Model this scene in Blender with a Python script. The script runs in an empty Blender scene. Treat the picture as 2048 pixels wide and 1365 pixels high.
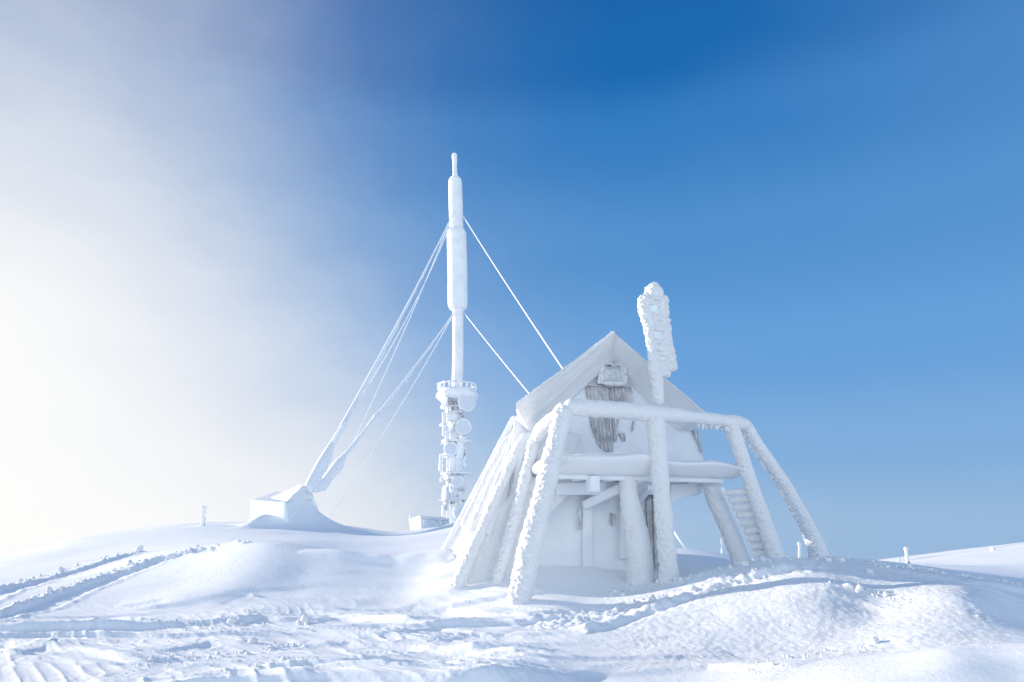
import bpy, math, random
import numpy as np
from mathutils import Vector

# ------------------------------------------------------------------ camera, world, sun
sc = bpy.context.scene
COL = sc.collection
CAMZ = 1.5
PITCH = math.atan(377.5/1365.33)
cam_d = bpy.data.cameras.new("camera")
cam_d.sensor_width = 36.0
cam_d.lens = 24.0
cam_d.clip_start = 0.05
cam_d.clip_end = 20000
cam = bpy.data.objects.new("camera", cam_d)
COL.objects.link(cam)
cam.location = (0, 0, CAMZ)
cam.rotation_euler = (math.radians(90)+PITCH, 0, 0)
sc.camera = cam
sc.view_settings.view_transform = 'Standard'
sc.view_settings.look = 'None'
sc.view_settings.exposure = 0.3
sc.view_settings.gamma = 1.0
sc.cycles.use_denoising = True
sc.cycles.max_bounces = 10
sc.cycles.diffuse_bounces = 6

SUN_AZ = math.radians(-69)      # measured from +Y, negative = left
SUN_EL = math.radians(13)
SUN_DIR = Vector((math.sin(SUN_AZ)*math.cos(SUN_EL), math.cos(SUN_AZ)*math.cos(SUN_EL), math.sin(SUN_EL)))

def build_world():
    w = bpy.data.worlds.new("World"); sc.world = w; w.use_nodes = True
    nt = w.node_tree; N = nt.nodes; K = nt.links
    N.clear()
    out = N.new('ShaderNodeOutputWorld'); bg = N.new('ShaderNodeBackground')
    K.new(bg.outputs[0], out.inputs[0])
    def math_(op, a, b=None, c=None, clamp=False):
        n = N.new('ShaderNodeMath'); n.operation = op; n.use_clamp = clamp
        for i, v in enumerate((a, b, c)):
            if v is None: continue
            if isinstance(v, (int, float)): n.inputs[i].default_value = v
            else: K.new(v, n.inputs[i])
        return n.outputs[0]
    def mix(f, a, b, bt='MIX'):
        n = N.new('ShaderNodeMix'); n.data_type = 'RGBA'; n.blend_type = bt
        for s, v in ((n.inputs[0], f), (n.inputs[6], a), (n.inputs[7], b)):
            if isinstance(v, (int, float)): s.default_value = v
            elif isinstance(v, tuple): s.default_value = (*v, 1)
            else: K.new(v, s)
        return n.outputs[2]
    def ramp(f, stops, interp='EASE'):
        n = N.new('ShaderNodeValToRGB'); r = n.color_ramp; r.interpolation = interp
        while len(r.elements) > 1: r.elements.remove(r.elements[0])
        r.elements[0].position = stops[0][0]; r.elements[0].color = (*stops[0][1], 1)
        for p, c in stops[1:]:
            e = r.elements.new(p); e.color = (*c, 1)
        K.new(f, n.inputs[0]); return n.outputs[0]
    def lin(r, g, b):
        return tuple((v/255/12.92 if v/255 <= .04045 else ((v/255+.055)/1.055)**2.4) for v in (r, g, b))
    sky = N.new('ShaderNodeTexSky'); sky.sky_type = 'NISHITA'; sky.sun_disc = False
    sky.sun_elevation = SUN_EL; sky.sun_rotation = SUN_AZ
    sky.altitude = 1100; sky.air_density = 1.0; sky.dust_density = 0.3; sky.ozone_density = 2.5
    nish = mix(1.0, sky.outputs[0], (0.115, 0.115, 0.115), 'MULTIPLY')
    tc = N.new('ShaderNodeTexCoord'); sep = N.new('ShaderNodeSeparateXYZ')
    K.new(tc.outputs['Generated'], sep.inputs[0])
    X, Y, Z = sep.outputs
    deg = 57.29578
    az = math_('MULTIPLY', math_('ARCTAN2', X, Y), deg)
    el = math_('MULTIPLY', math_('ARCSINE', Z), deg)
    # deep clear air of a cold morning, paler towards the horizon
    blue = ramp(math_('DIVIDE', math_('ADD', el, 5), 95, clamp=True), [
        (0.0, lin(151, 185, 222)), (0.053, lin(150, 185, 222)), (0.12, lin(126, 173, 221)), (0.19, lin(103, 161, 220)),
        (0.295, lin(80, 145, 208)), (0.39, lin(44, 123, 194)), (0.44, lin(10, 104, 178)), (0.53, lin(4, 95, 168)), (1.0, lin(10, 80, 152))])
    noise = N.new('ShaderNodeTexNoise'); noise.inputs['Scale'].default_value = 2.2
    noise.inputs['Detail'].default_value = 4; noise.inputs['Roughness'].default_value = 0.5
    noise.inputs['Distortion'].default_value = 0.6
    mp = N.new('ShaderNodeMapping'); mp.inputs['Scale'].default_value = (1, 1, 1.6)
    mp.inputs['Location'].default_value = (3.1, 1.7, 0.4)
    K.new(tc.outputs['Generated'], mp.inputs[0]); K.new(mp.outputs[0], noise.inputs[0])
    nz = math_('SUBTRACT', noise.outputs[0], 0.5)
    # paler wisps of thin ice fog on the clear side
    rt = math_('MULTIPLY', math_('DIVIDE', math_('SUBTRACT', az, 14), 28, clamp=True), 0.32)
    rt = math_('MULTIPLY', rt, math_('DIVIDE', math_('SUBTRACT', el, 12), 20, clamp=True))
    blue = mix(math_('ADD', rt, math_('SUBTRACT', math_('MULTIPLY', nz, 0.35), 0.03), clamp=True), blue, lin(110, 160, 216))
    blue = mix(0.03, blue, nish)
    # bank of sunlit fog round the sun side, thinning to the right and upwards
    da = math_('SUBTRACT', az, -39.6)
    de = math_('MULTIPLY', math_('SUBTRACT', el, 12.3), 0.69)
    dist = math_('SQRT', math_('ADD', math_('MULTIPLY', da, da), math_('MULTIPLY', de, de)))
    low = math_('MULTIPLY', math_('POWER', math_('SUBTRACT', 1, math_('DIVIDE', el, 35, clamp=True)), 2.0), 21.0)
    n2 = N.new('ShaderNodeTexNoise'); n2.inputs['Scale'].default_value = 5.0; n2.inputs['Detail'].default_value = 6; n2.inputs['Roughness'].default_value = 0.55
    mp2 = N.new('ShaderNodeMapping'); mp2.inputs['Rotation'].default_value = (0.0, 0.5, 0.3); mp2.inputs['Scale'].default_value = (1, 1, 2.2)
    K.new(tc.outputs['Generated'], mp2.inputs[0]); K.new(mp2.outputs[0], n2.inputs[0])
    nn = math_('ADD', math_('MULTIPLY', nz, 9), math_('MULTIPLY', math_('SUBTRACT', n2.outputs[0], 0.5), 8))
    dist = math_('SUBTRACT', math_('ADD', dist, math_('SUBTRACT', nn, 1.5)), low)
    x = math_('DIVIDE', math_('ADD', dist, 24), 74, clamp=True)
    def sg(x): v = 1/(1+math.exp((x*74-24-14)/7.66)); return (v, v, v)
    fa = ramp(x, [(k/12, sg(k/12)) for k in range(13)], 'LINEAR')
    fogc = ramp(x, [(0.0, (1.02, 1.01, 0.985)), (0.2, (1.0, 0.995, 0.98)), (0.36, (0.95, 0.95, 0.96)), (0.5, (0.92, 0.925, 0.93)), (1.0, (0.90, 0.91, 0.92))], 'LINEAR')
    rgb = N.new('ShaderNodeRGBToBW'); K.new(fa, rgb.inputs[0])
    col = mix(rgb.outputs[0], blue, fogc)
    # unseen brighter sky, added behind the camera and overhead to lift the ambient light
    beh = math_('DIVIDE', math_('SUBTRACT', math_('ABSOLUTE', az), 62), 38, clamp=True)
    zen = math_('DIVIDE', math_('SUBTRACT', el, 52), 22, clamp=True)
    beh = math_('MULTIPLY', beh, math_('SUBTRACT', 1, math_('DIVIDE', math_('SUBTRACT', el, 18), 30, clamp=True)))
    fill = math_('MAXIMUM', beh, math_('MULTIPLY', zen, 0.12))
    fill = math_('MULTIPLY', fill, math_('ADD', 0.9, nz))
    col = mix(math_('MULTIPLY', fill, 1.0, clamp=True), col, (1.32, 1.49, 1.60))
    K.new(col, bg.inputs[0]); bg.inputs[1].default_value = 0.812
build_world()

sd = bpy.data.lights.new("sun", 'SUN'); sd.energy = 5.0; sd.angle = math.radians(0.9); sd.color = (1.0, 0.88, 0.74)
so = bpy.data.objects.new("sun", sd); COL.objects.link(so)
so.rotation_euler = SUN_DIR.to_track_quat('Z', 'Y').to_euler()
so.location = (-30, 20, 30)

# ------------------------------------------------------------------ noise
def _hash(ix, iy, iz, seed=0):
    h = (ix.astype(np.int64)*374761393 + iy.astype(np.int64)*668265263 + iz.astype(np.int64)*2147483647 + seed*974634777) & 0xFFFFFFFF
    h = ((h ^ (h >> 13))*1274126177) & 0xFFFFFFFF
    h = ((h ^ (h >> 15))*2246822519) & 0xFFFFFFFF
    h = h ^ (h >> 14)
    return (h & 0xFFFFFF).astype(np.float32)/float(0xFFFFFF)
def vnoise(p, seed=0):
    p = np.asarray(p, dtype=np.float64); i = np.floor(p); f = (p-i).astype(np.float32); i = i.astype(np.int64)
    f = f*f*f*(f*(f*6-15)+10)
    r = 0
    for dx in (0, 1):
        wx = f[..., 0] if dx else 1-f[..., 0]
        for dy in (0, 1):
            wy = f[..., 1] if dy else 1-f[..., 1]
            for dz in (0, 1):
                wz = f[..., 2] if dz else 1-f[..., 2]
                r = r + wx*wy*wz*_hash(i[..., 0]+dx, i[..., 1]+dy, i[..., 2]+dz, seed)
    return r*2-1
def fbm(p, o=4, seed=0, g=0.5):
    r = 0; a = 1; s = 0
    p = np.asarray(p, dtype=np.float64)
    for k in range(o):
        r = r+a*vnoise(p*(2.03**k)+k*17.3, seed+k); s += a; a *= g
    return r/s
def worley(p, seed=0, flat=False):
    p = np.asarray(p, dtype=np.float64); i = np.floor(p).astype(np.int64); best = np.full(p.shape[:-1], 9.0, np.float32)
    for dx in (-1, 0, 1):
        for dy in (-1, 0, 1):
            for dz in ((0,) if flat else (-1, 0, 1)):
                cx, cy, cz = i[..., 0]+dx, i[..., 1]+dy, i[..., 2]+dz
                qx = cx+_hash(cx, cy, cz, seed+1)-p[..., 0]; qy = cy+_hash(cx, cy, cz, seed+2)-p[..., 1]
                d = qx*qx+qy*qy
                if not flat:
                    qz = cz+_hash(cx, cy, cz, seed+3)-p[..., 2]; d = d+qz*qz
                best = np.minimum(best, d.astype(np.float32))
    return np.sqrt(best)
def P3(x, y, z=0.0):
    x = np.asarray(x, dtype=np.float64); return np.stack([x, np.asarray(y)+0*x, np.asarray(z)+0*x], -1)
def sstep(a, b, x):
    t = np.clip((np.asarray(x, dtype=np.float64)-a)/(b-a), 0, 1); return t*t*(3-2*t)

# ------------------------------------------------------------------ photograph geometry: a ray through a point of the 2048 px frame
F = 1365.33
FV = np.array([0, math.cos(PITCH), math.sin(PITCH)]); UV = np.array([0, -math.sin(PITCH), math.cos(PITCH)])
EYE = np.array([0, 0, CAMZ])
def ray(px, py): return FV*F+np.array([px-1024.0, 0, 0])+UV*(682.5-py)
def at(px, py, Y):
    d = ray(px, py); return EYE+d*Y/d[1]
def mpp(p):      # metres per frame pixel at a point
    return float((np.asarray(p)-EYE)@FV)/F

# ------------------------------------------------------------------ materials
MATS = {}
def mat(name, color, rough=0.6, bump=0.0, bscale=40.0, var=None, vscale=3.0, sss=0.0, spec=0.3, coat=0.0, bdist=0.02):
    m = bpy.data.materials.new(name); m.use_nodes = True; nt = m.node_tree; N = nt.nodes; K = nt.links
    b = N['Principled BSDF']; b.inputs['Base Color'].default_value = (*color, 1); b.inputs['Roughness'].default_value = rough
    b.inputs['Specular IOR Level'].default_value = spec
    if sss:
        b.inputs['Subsurface Weight'].default_value = sss; b.inputs['Subsurface Radius'].default_value = (0.6, 0.8, 1.0)
        b.inputs['Subsurface Scale'].default_value = 0.03
    tc = N.new('ShaderNodeTexCoord')
    if var:
        n = N.new('ShaderNodeTexNoise'); n.inputs['Scale'].default_value = vscale; n.inputs['Detail'].default_value = 6
        K.new(tc.outputs['Object'], n.inputs[0])
        mx = N.new('ShaderNodeMix'); mx.data_type = 'RGBA'; mx.inputs[6].default_value = (*color, 1); mx.inputs[7].default_value = (*var, 1)
        mr = N.new('ShaderNodeMapRange'); mr.inputs[1].default_value = .4; mr.inputs[2].default_value = .62
        K.new(n.outputs[0], mr.inputs[0]); K.new(mr.outputs[0], mx.inputs[0]); K.new(mx.outputs[2], b.inputs['Base Color'])
    if bump:
        n = N.new('ShaderNodeTexNoise'); n.inputs['Scale'].default_value = bscale; n.inputs['Detail'].default_value = 5
        n.inputs['Roughness'].default_value = 0.65
        K.new(tc.outputs['Object'], n.inputs[0])
        bp = N.new('ShaderNodeBump'); bp.inputs['Strength'].default_value = bump; bp.inputs['Distance'].default_value = bdist
        K.new(n.outputs[0], bp.inputs['Height']); K.new(bp.outputs[0], b.inputs['Normal'])
    MATS[name] = m; return m
SNOW = mat('snow', (0.90, 0.915, 0.935), 0.65, 0.7, 42, bdist=0.03)
def grainy_snow():
    """the ground: soft wind slab, coarse sugary grain where the crust is broken"""
    m = SNOW.copy(); m.name = 'ground_snow'; nt = m.node_tree; N = nt.nodes; K = nt.links
    bp = [n for n in N if n.type == 'BUMP'][0]; nz = [n for n in N if n.type == 'TEX_NOISE'][0]
    nz.inputs['Scale'].default_value = 16; nz.inputs['Detail'].default_value = 8; nz.inputs['Roughness'].default_value = .72
    at_ = N.new('ShaderNodeAttribute'); at_.attribute_name = 'grain'
    ma = N.new('ShaderNodeMath'); ma.operation = 'MULTIPLY_ADD'; ma.inputs[1].default_value = 1.0; ma.inputs[2].default_value = .30
    mu = N.new('ShaderNodeMath'); mu.operation = 'MULTIPLY'
    K.new(at_.outputs['Fac'], ma.inputs[0]); K.new(ma.outputs[0], mu.inputs[0]); K.new(nz.outputs[0], mu.inputs[1]); K.new(mu.outputs[0], bp.inputs['Height'])
    bp.inputs['Strength'].default_value = 1.0; bp.inputs['Distance'].default_value = .022
    return m
GROUND = grainy_snow()
RIME = mat('rime', (0.91, 0.92, 0.935), 0.7, 0.9, 34, bdist=0.035)
HARD = mat('hard_rime', (0.88, 0.90, 0.92), 0.55, 0.3, 18, var=(0.82, 0.85, 0.89), vscale=2.0)
FARRIME = mat('far_rime', (0.90, 0.91, 0.92), 0.7, 0.5, 4, var=(0.80, 0.83, 0.87), vscale=0.8, bdist=.1)
DISHM = mat('dish_white', (0.66, 0.72, 0.80), 0.5, 0.2, 4)
ICE = mat('clear_ice', (0.74, 0.87, 0.90), 0.35, 0.5, 25, var=(0.88, 0.92, 0.94), vscale=9, spec=0.5)
DARK = mat('bare_metal', (0.17, 0.18, 0.2), 0.6, 0.3, 30, var=(0.65, 0.69, 0.74), vscale=7)
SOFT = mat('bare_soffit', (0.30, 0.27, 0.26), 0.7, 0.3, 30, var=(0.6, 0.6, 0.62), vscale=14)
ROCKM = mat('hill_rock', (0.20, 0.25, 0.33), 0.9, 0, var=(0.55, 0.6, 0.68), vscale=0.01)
WIRE = mat('wire_rime', (0.90, 0.91, 0.93), 0.7)
PANE = mat('frosted_pane', (0.55, 0.58, 0.59), 0.35, 0.3, 60, var=(0.74, 0.77, 0.79), vscale=9)

def wood_mat(name, base, frost_lo, frost_hi, seed=0.0):
    """weathered vertical boards half hidden under hoar frost (object space: x across, z up)"""
    m = bpy.data.materials.new(name); m.use_nodes = True; nt = m.node_tree; N = nt.nodes; K = nt.links
    b = N['Principled BSDF']; b.inputs['Roughness'].default_value = 0.8
    tc = N.new('ShaderNodeTexCoord')
    mp = N.new('ShaderNodeMapping'); mp.inputs['Scale'].default_value = (60, 60, 5); mp.inputs['Location'].default_value = (seed, seed, 0)
    K.new(tc.outputs['Object'], mp.inputs[0])
    g = N.new('ShaderNodeTexNoise'); g.inputs['Scale'].default_value = 1; g.inputs['Detail'].default_value = 6; K.new(mp.outputs[0], g.inputs[0])
    n2 = N.new('ShaderNodeTexNoise'); n2.inputs['Scale'].default_value = 3.0; n2.inputs['Detail'].default_value = 7; n2.inputs['Roughness'].default_value = .65
    mp2 = N.new('ShaderNodeMapping'); mp2.inputs['Location'].default_value = (seed*3, 0, seed)
    K.new(tc.outputs['Object'], mp2.inputs[0]); K.new(mp2.outputs[0], n2.inputs[0])
    c = N.new('ShaderNodeMix'); c.data_type = 'RGBA'; c.inputs[6].default_value = (*base, 1); c.inputs[7].default_value = (*[v*1.8+.03 for v in base], 1)
    K.new(g.outputs[0], c.inputs[0])
    add = N.new('ShaderNodeMath'); add.operation = 'MULTIPLY_ADD'; add.inputs[1].default_value = .9
    K.new(g.outputs[0], add.inputs[0]); K.new(n2.outputs[0], add.inputs[2])
    mr = N.new('ShaderNodeMapRange'); mr.inputs[1].default_value = frost_lo; mr.inputs[2].default_value = frost_hi; K.new(add.outputs[0], mr.inputs[0])
    c2 = N.new('ShaderNodeMix'); c2.data_type = 'RGBA'; K.new(mr.outputs[0], c2.inputs[0]); K.new(c.outputs[2], c2.inputs[6])
    c2.inputs[7].default_value = (0.84, 0.87, 0.91, 1)
    K.new(c2.outputs[2], b.inputs['Base Color'])
    bp = N.new('ShaderNodeBump'); bp.inputs['Strength'].default_value = .5; bp.inputs['Distance'].default_value = .01
    K.new(add.outputs[0], bp.inputs['Height']); K.new(bp.outputs[0], b.inputs['Normal'])
    return m
WOOD = wood_mat('frosted_boards', (0.19, 0.175, 0.18), 0.72, 1.28, 1.3)
WOODB = wood_mat('frosted_brown_boards', (0.26, 0.19, 0.17), 0.70, 1.2, 4.1)
WALLM = wood_mat('rimed_siding', (0.26, 0.24, 0.23), 0.34, 0.52, 7.7)

# ------------------------------------------------------------------ mesh building
def link_mesh(name, V, Fq, m, parent=None, smooth=True):
    V = np.asarray(V, dtype=np.float32).reshape(-1, 3); Fq = np.asarray(Fq, dtype=np.int32)
    me = bpy.data.meshes.new(name); n = len(V)
    off = Vector((0, 0, 0))
    if parent is not None:
        # parts keep their mesh in the parent's frame
        V = V-np.array(parent_world(parent), dtype=np.float32)
    me.vertices.add(n); me.vertices.foreach_set('co', V.ravel())
    k = Fq.shape[1]; me.loops.add(Fq.size); me.polygons.add(len(Fq))
    me.loops.foreach_set('vertex_index', Fq.ravel())
    me.polygons.foreach_set('loop_start', np.arange(0, Fq.size, k, dtype=np.int32))
    me.update(calc_edges=True)
    if smooth: me.polygons.foreach_set('use_smooth', np.ones(len(Fq), dtype=bool))
    me.materials.append(m); me.validate()
    o = bpy.data.objects.new(name, me); COL.objects.link(o)
    if parent is not None: o.parent = parent
    return o
def parent_world(p):
    l = Vector((0, 0, 0))
    while p is not None: l = l+p.location; p = p.parent
    return l
def tag(o, label=None, cat=None, group=None, kind=None):
    if label: o['label'] = label
    if cat: o['category'] = cat
    if group: o['group'] = group
    if kind: o['kind'] = kind
    return o
def thing(name, loc, label, cat, group=None):
    o = bpy.data.objects.new(name, None); o.empty_display_size = .2; COL.objects.link(o); o.location = tuple(float(v) for v in loc)
    return tag(o, label, cat, group)

class Bag:
    """collects quad meshes into one"""
    def __init__(s): s.V = []; s.F = []; s.n = 0
    def add(s, V, Fq):
        V = np.asarray(V, dtype=np.float64).reshape(-1, 3); s.V.append(V); s.F.append(np.asarray(Fq)+s.n); s.n += len(V); return s
    def build(s, name, m, parent=None, smooth=True):
        return link_mesh(name, np.concatenate(s.V), np.concatenate(s.F), m, parent, smooth)
def grid_faces(n, m, wrap=False):
    i = np.arange(n-1)[:, None]; j = np.arange(m if wrap else m-1)[None, :]
    j2 = (j+1) % m
    return np.stack([i*m+j, i*m+j2, (i+1)*m+j2, (i+1)*m+j], -1).reshape(-1, 4)
def vnormals(V, Fq):
    a, b, c, d = (V[Fq[:, k]] for k in range(4)); n = np.cross(c-a, d-b)
    N_ = np.zeros_like(V)
    for k in range(4): np.add.at(N_, Fq[:, k], n)
    return N_/np.maximum(np.linalg.norm(N_, axis=1, keepdims=True), 1e-9)

WIND = np.array([-0.93, -0.20, 0.10]); WIND /= np.linalg.norm(WIND)   # the side the rime grows towards
def rime_disp(V, Nn, amp, scale, seed, side=0.5, swell=0.5):
    w = 1-side+side*np.clip(Nn@WIND*1.2+0.35, 0, 1)
    lum = 0.62-worley(V/scale, seed)                      # cauliflower lumps
    fine = 0.6-worley(V/(scale*0.45)+5.5, seed+9)
    big = fbm(V/(scale*5), 3, seed+3)
    gr_ = 0.5-worley(V/(scale*0.24)+2.5, seed+5)
    return amp*(w*(lum+0.5*fine+0.3*gr_)+swell*big)
def tube(path, rad, seg=26, step=0.02, amp=0.02, scale=0.06, seed=1, side=0.5, squash=1.0, cap=True, swell=0.5, wobble=0.0):
    """tube along a polyline of points with a radius at each, with rounded ends and rime lumps"""
    path = np.array(path, dtype=float); rad = np.array(rad, dtype=float)
    if rad.ndim == 0: rad = np.full(len(path), float(rad))
    L = np.concatenate([[0], np.cumsum(np.linalg.norm(np.diff(path, axis=0), axis=1))])
    n = max(4, int(L[-1]/step)); t = np.linspace(0, L[-1], n)
    # smooth curve through the points
    if len(path) > 2:
        C = np.stack([np.interp(t, L, path[:, k]) for k in range(3)], -1)
        ksz = max(3, int(n*0.10)) | 1
        pad = np.concatenate([np.repeat(C[:1], ksz//2, 0)-(C[1]-C[0])*np.arange(ksz//2, 0, -1)[:, None], C, np.repeat(C[-1:], ksz//2, 0)+(C[-1]-C[-2])*np.arange(1, ksz//2+1)[:, None]])
        ker = np.hanning(ksz+2)[1:-1]; ker /= ker.sum()
        C = np.stack([np.convolve(pad[:, k], ker, 'valid') for k in range(3)], -1)
    else: C = path[0]+(path[1]-path[0])*(t/L[-1])[:, None]
    if wobble:
        C = C+np.stack([fbm(P3(t*1.2, 0, k*7.7), 2, seed+20+k) for k in range(3)], -1)*wobble*np.sin(np.pi*t/L[-1])[:, None]
    R = np.interp(t, L, rad)
    if cap:
        c = min(rad.max(), L[-1]*.4)
        R = R*np.sqrt(np.clip(1-(1-np.clip(t/c, 0, 1))**2, 0.0005, 1))*np.sqrt(np.clip(1-(1-np.clip((L[-1]-t)/c, 0, 1))**2, 0.0005, 1))
    T = np.gradient(C, axis=0); T /= np.linalg.norm(T, axis=1, keepdims=True)
    ref = np.array([0, 1.0, 0]) if abs(T[0, 1]) < .8 else np.array([1.0, 0, 0])
    A = np.cross(T, ref); A /= np.linalg.norm(A, axis=1, keepdims=True); B = np.cross(T, A)
    th = np.linspace(0, 2*np.pi, seg, endpoint=False)
    Nn = A[:, None, :]*np.cos(th)[None, :, None]+B[:, None, :]*np.sin(th)[None, :, None]
    sh = np.where(True, 1.0, 1.0)+0*th
    V = C[:, None, :]+R[:, None, None]*(A[:, None, :]*np.cos(th)[None, :, None]+squash*B[:, None, :]*np.sin(th)[None, :, None])
    if amp:
        D = rime_disp(V.reshape(-1, 3), Nn.reshape(-1, 3), amp, scale, seed, side, swell).reshape(V.shape[:2])
        V = V+Nn*(D*np.minimum(1, R/R.max()*1.3)[:, None])[..., None]
    return V.reshape(-1, 3), grid_faces(n, seg, True)
def block(fn, dims, rnd=0.04, res=0.05, amp=0.0, scale=0.08, seed=1, side=0.3, swell=0.6):
    """rounded block; fn maps unit-cube coordinates (n,3) to world; dims = rough metres on x,y,z"""
    dims = np.array(dims, float); rnd = min(rnd, dims.min()*.49)
    ns = [max(2, int(round(d/res))) for d in dims]
    Vs = []; Fs = []; n0 = 0
    for ax in range(3):
        b_, c_ = [(1, 2), (2, 0), (0, 1)][ax]
        for sg in (0, 1):
            u = np.linspace(0, dims[b_], ns[b_]+1); v = np.linspace(0, dims[c_], ns[c_]+1)
            U_, V_ = np.meshgrid(u, v, indexing='ij'); p = np.zeros(U_.shape+(3,)); p[..., b_] = U_; p[..., c_] = V_; p[..., ax] = dims[ax]*sg
            f = grid_faces(*U_.shape)
            if sg == 0: f = f[:, ::-1]
            Vs.append(p.reshape(-1, 3)); Fs.append(f+n0); n0 += p.shape[0]*p.shape[1]
    V = np.concatenate(Vs); Fq = np.concatenate(Fs)
    key = np.round(V*1e5).astype(np.int64); _, idx, inv = np.unique(key, axis=0, return_index=True, return_inverse=True)
    V = V[idx]; Fq = inv.ravel()[Fq]
    q = np.clip(V, rnd, dims-rnd); d = V-q; l = np.linalg.norm(d, axis=1, keepdims=True)
    V = q+d/np.maximum(l, 1e-9)*rnd
    W = fn(V/dims)
    if amp:
        Nn = vnormals(W, Fq)
        c = W.mean(0)
        if ((W-c)*Nn).sum(1).mean() < 0: Nn = -Nn
        W = W+Nn*rime_disp(W, Nn, amp, scale, seed, side, swell)[:, None]
    return W, Fq
def hexa(c):    # c: 8 corners, index x + 2y + 4z
    c = np.array(c, float)
    def fn(p):
        x, y, z = p[:, 0:1], p[:, 1:2], p[:, 2:3]; r = 0
        for k in range(8):
            r = r+(x if k & 1 else 1-x)*(y if k & 2 else 1-y)*(z if k & 4 else 1-z)*c[k]
        return r
    return fn
def boxfn(o, ex, ey, ez):
    o, ex, ey, ez = map(lambda v: np.array(v, float), (o, ex, ey, ez))
    return lambda p: o+p[:, 0:1]*ex+p[:, 1:2]*ey+p[:, 2:3]*ez
def lathe(c0, prof, seg=40, amp=0, scale=.3, seed=1, cx=None, step=None):
    """prof: list of (z, r); cx: function z -> (x,y) of the axis"""
    z = np.array([p[0] for p in prof], float); r = np.array([p[1] for p in prof], float)
    if step:
        L = np.concatenate([[0], np.cumsum(np.hypot(np.diff(z), np.diff(r)))]); t = np.unique(np.concatenate([np.arange(0, L[-1], step), L]))
        z = np.interp(t, L, z); r = np.interp(t, L, r)
    th = np.linspace(0, 2*np.pi, seg, endpoint=False)
    C = np.array([cx(v) if cx else (0, 0) for v in z])
    V = np.stack([C[:, 0:1]+r[:, None]*np.cos(th), C[:, 1:2]+r[:, None]*np.sin(th), z[:, None]+0*th], -1)+np.array(c0)
    V = V.reshape(-1, 3); Fq = grid_faces(len(z), seg, True)
    if amp:
        Nn = np.stack([np.tile(np.cos(th), len(z)), np.tile(np.sin(th), len(z)), np.zeros(len(V))], -1)
        V = V+Nn*(rime_disp(V, Nn, amp, scale, seed, .5, .6)*np.minimum(1, np.repeat(r, seg)/(r.max()*.5)))[:, None]
    return V, Fq

# ------------------------------------------------------------------ hut frame: s along the rail, t back from it
HA = math.radians(20)
HU = np.array([math.cos(HA), math.sin(HA), 0]); HV = np.array([-math.sin(HA), math.cos(HA), 0])
HO = at(1135, 808, 12.0); HO[2] = 0
def W(s, t, z): return HO+HU*s+HV*t+np.array([0, 0, z+CAMZ])          # z is measured from eye level here
def HP(px, py, t):      # where the sight line meets the hut plane t metres behind the railing
    d = ray(px, py); k = (t+HO@HV-EYE@HV)/(d@HV); return EYE+d*k
BASES = [(1036,1206,-.35),(1339,1163,-.05),(1559,1124,-.05),(1642,1119,.5),(1282,1167,.4),(1486,1131,.7),(992,1168,.8),(908,1174,1.1),(882,1112,3.2),(930,1174,1.15),(1180,1150,.9),(1340,1150,.9)]

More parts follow.
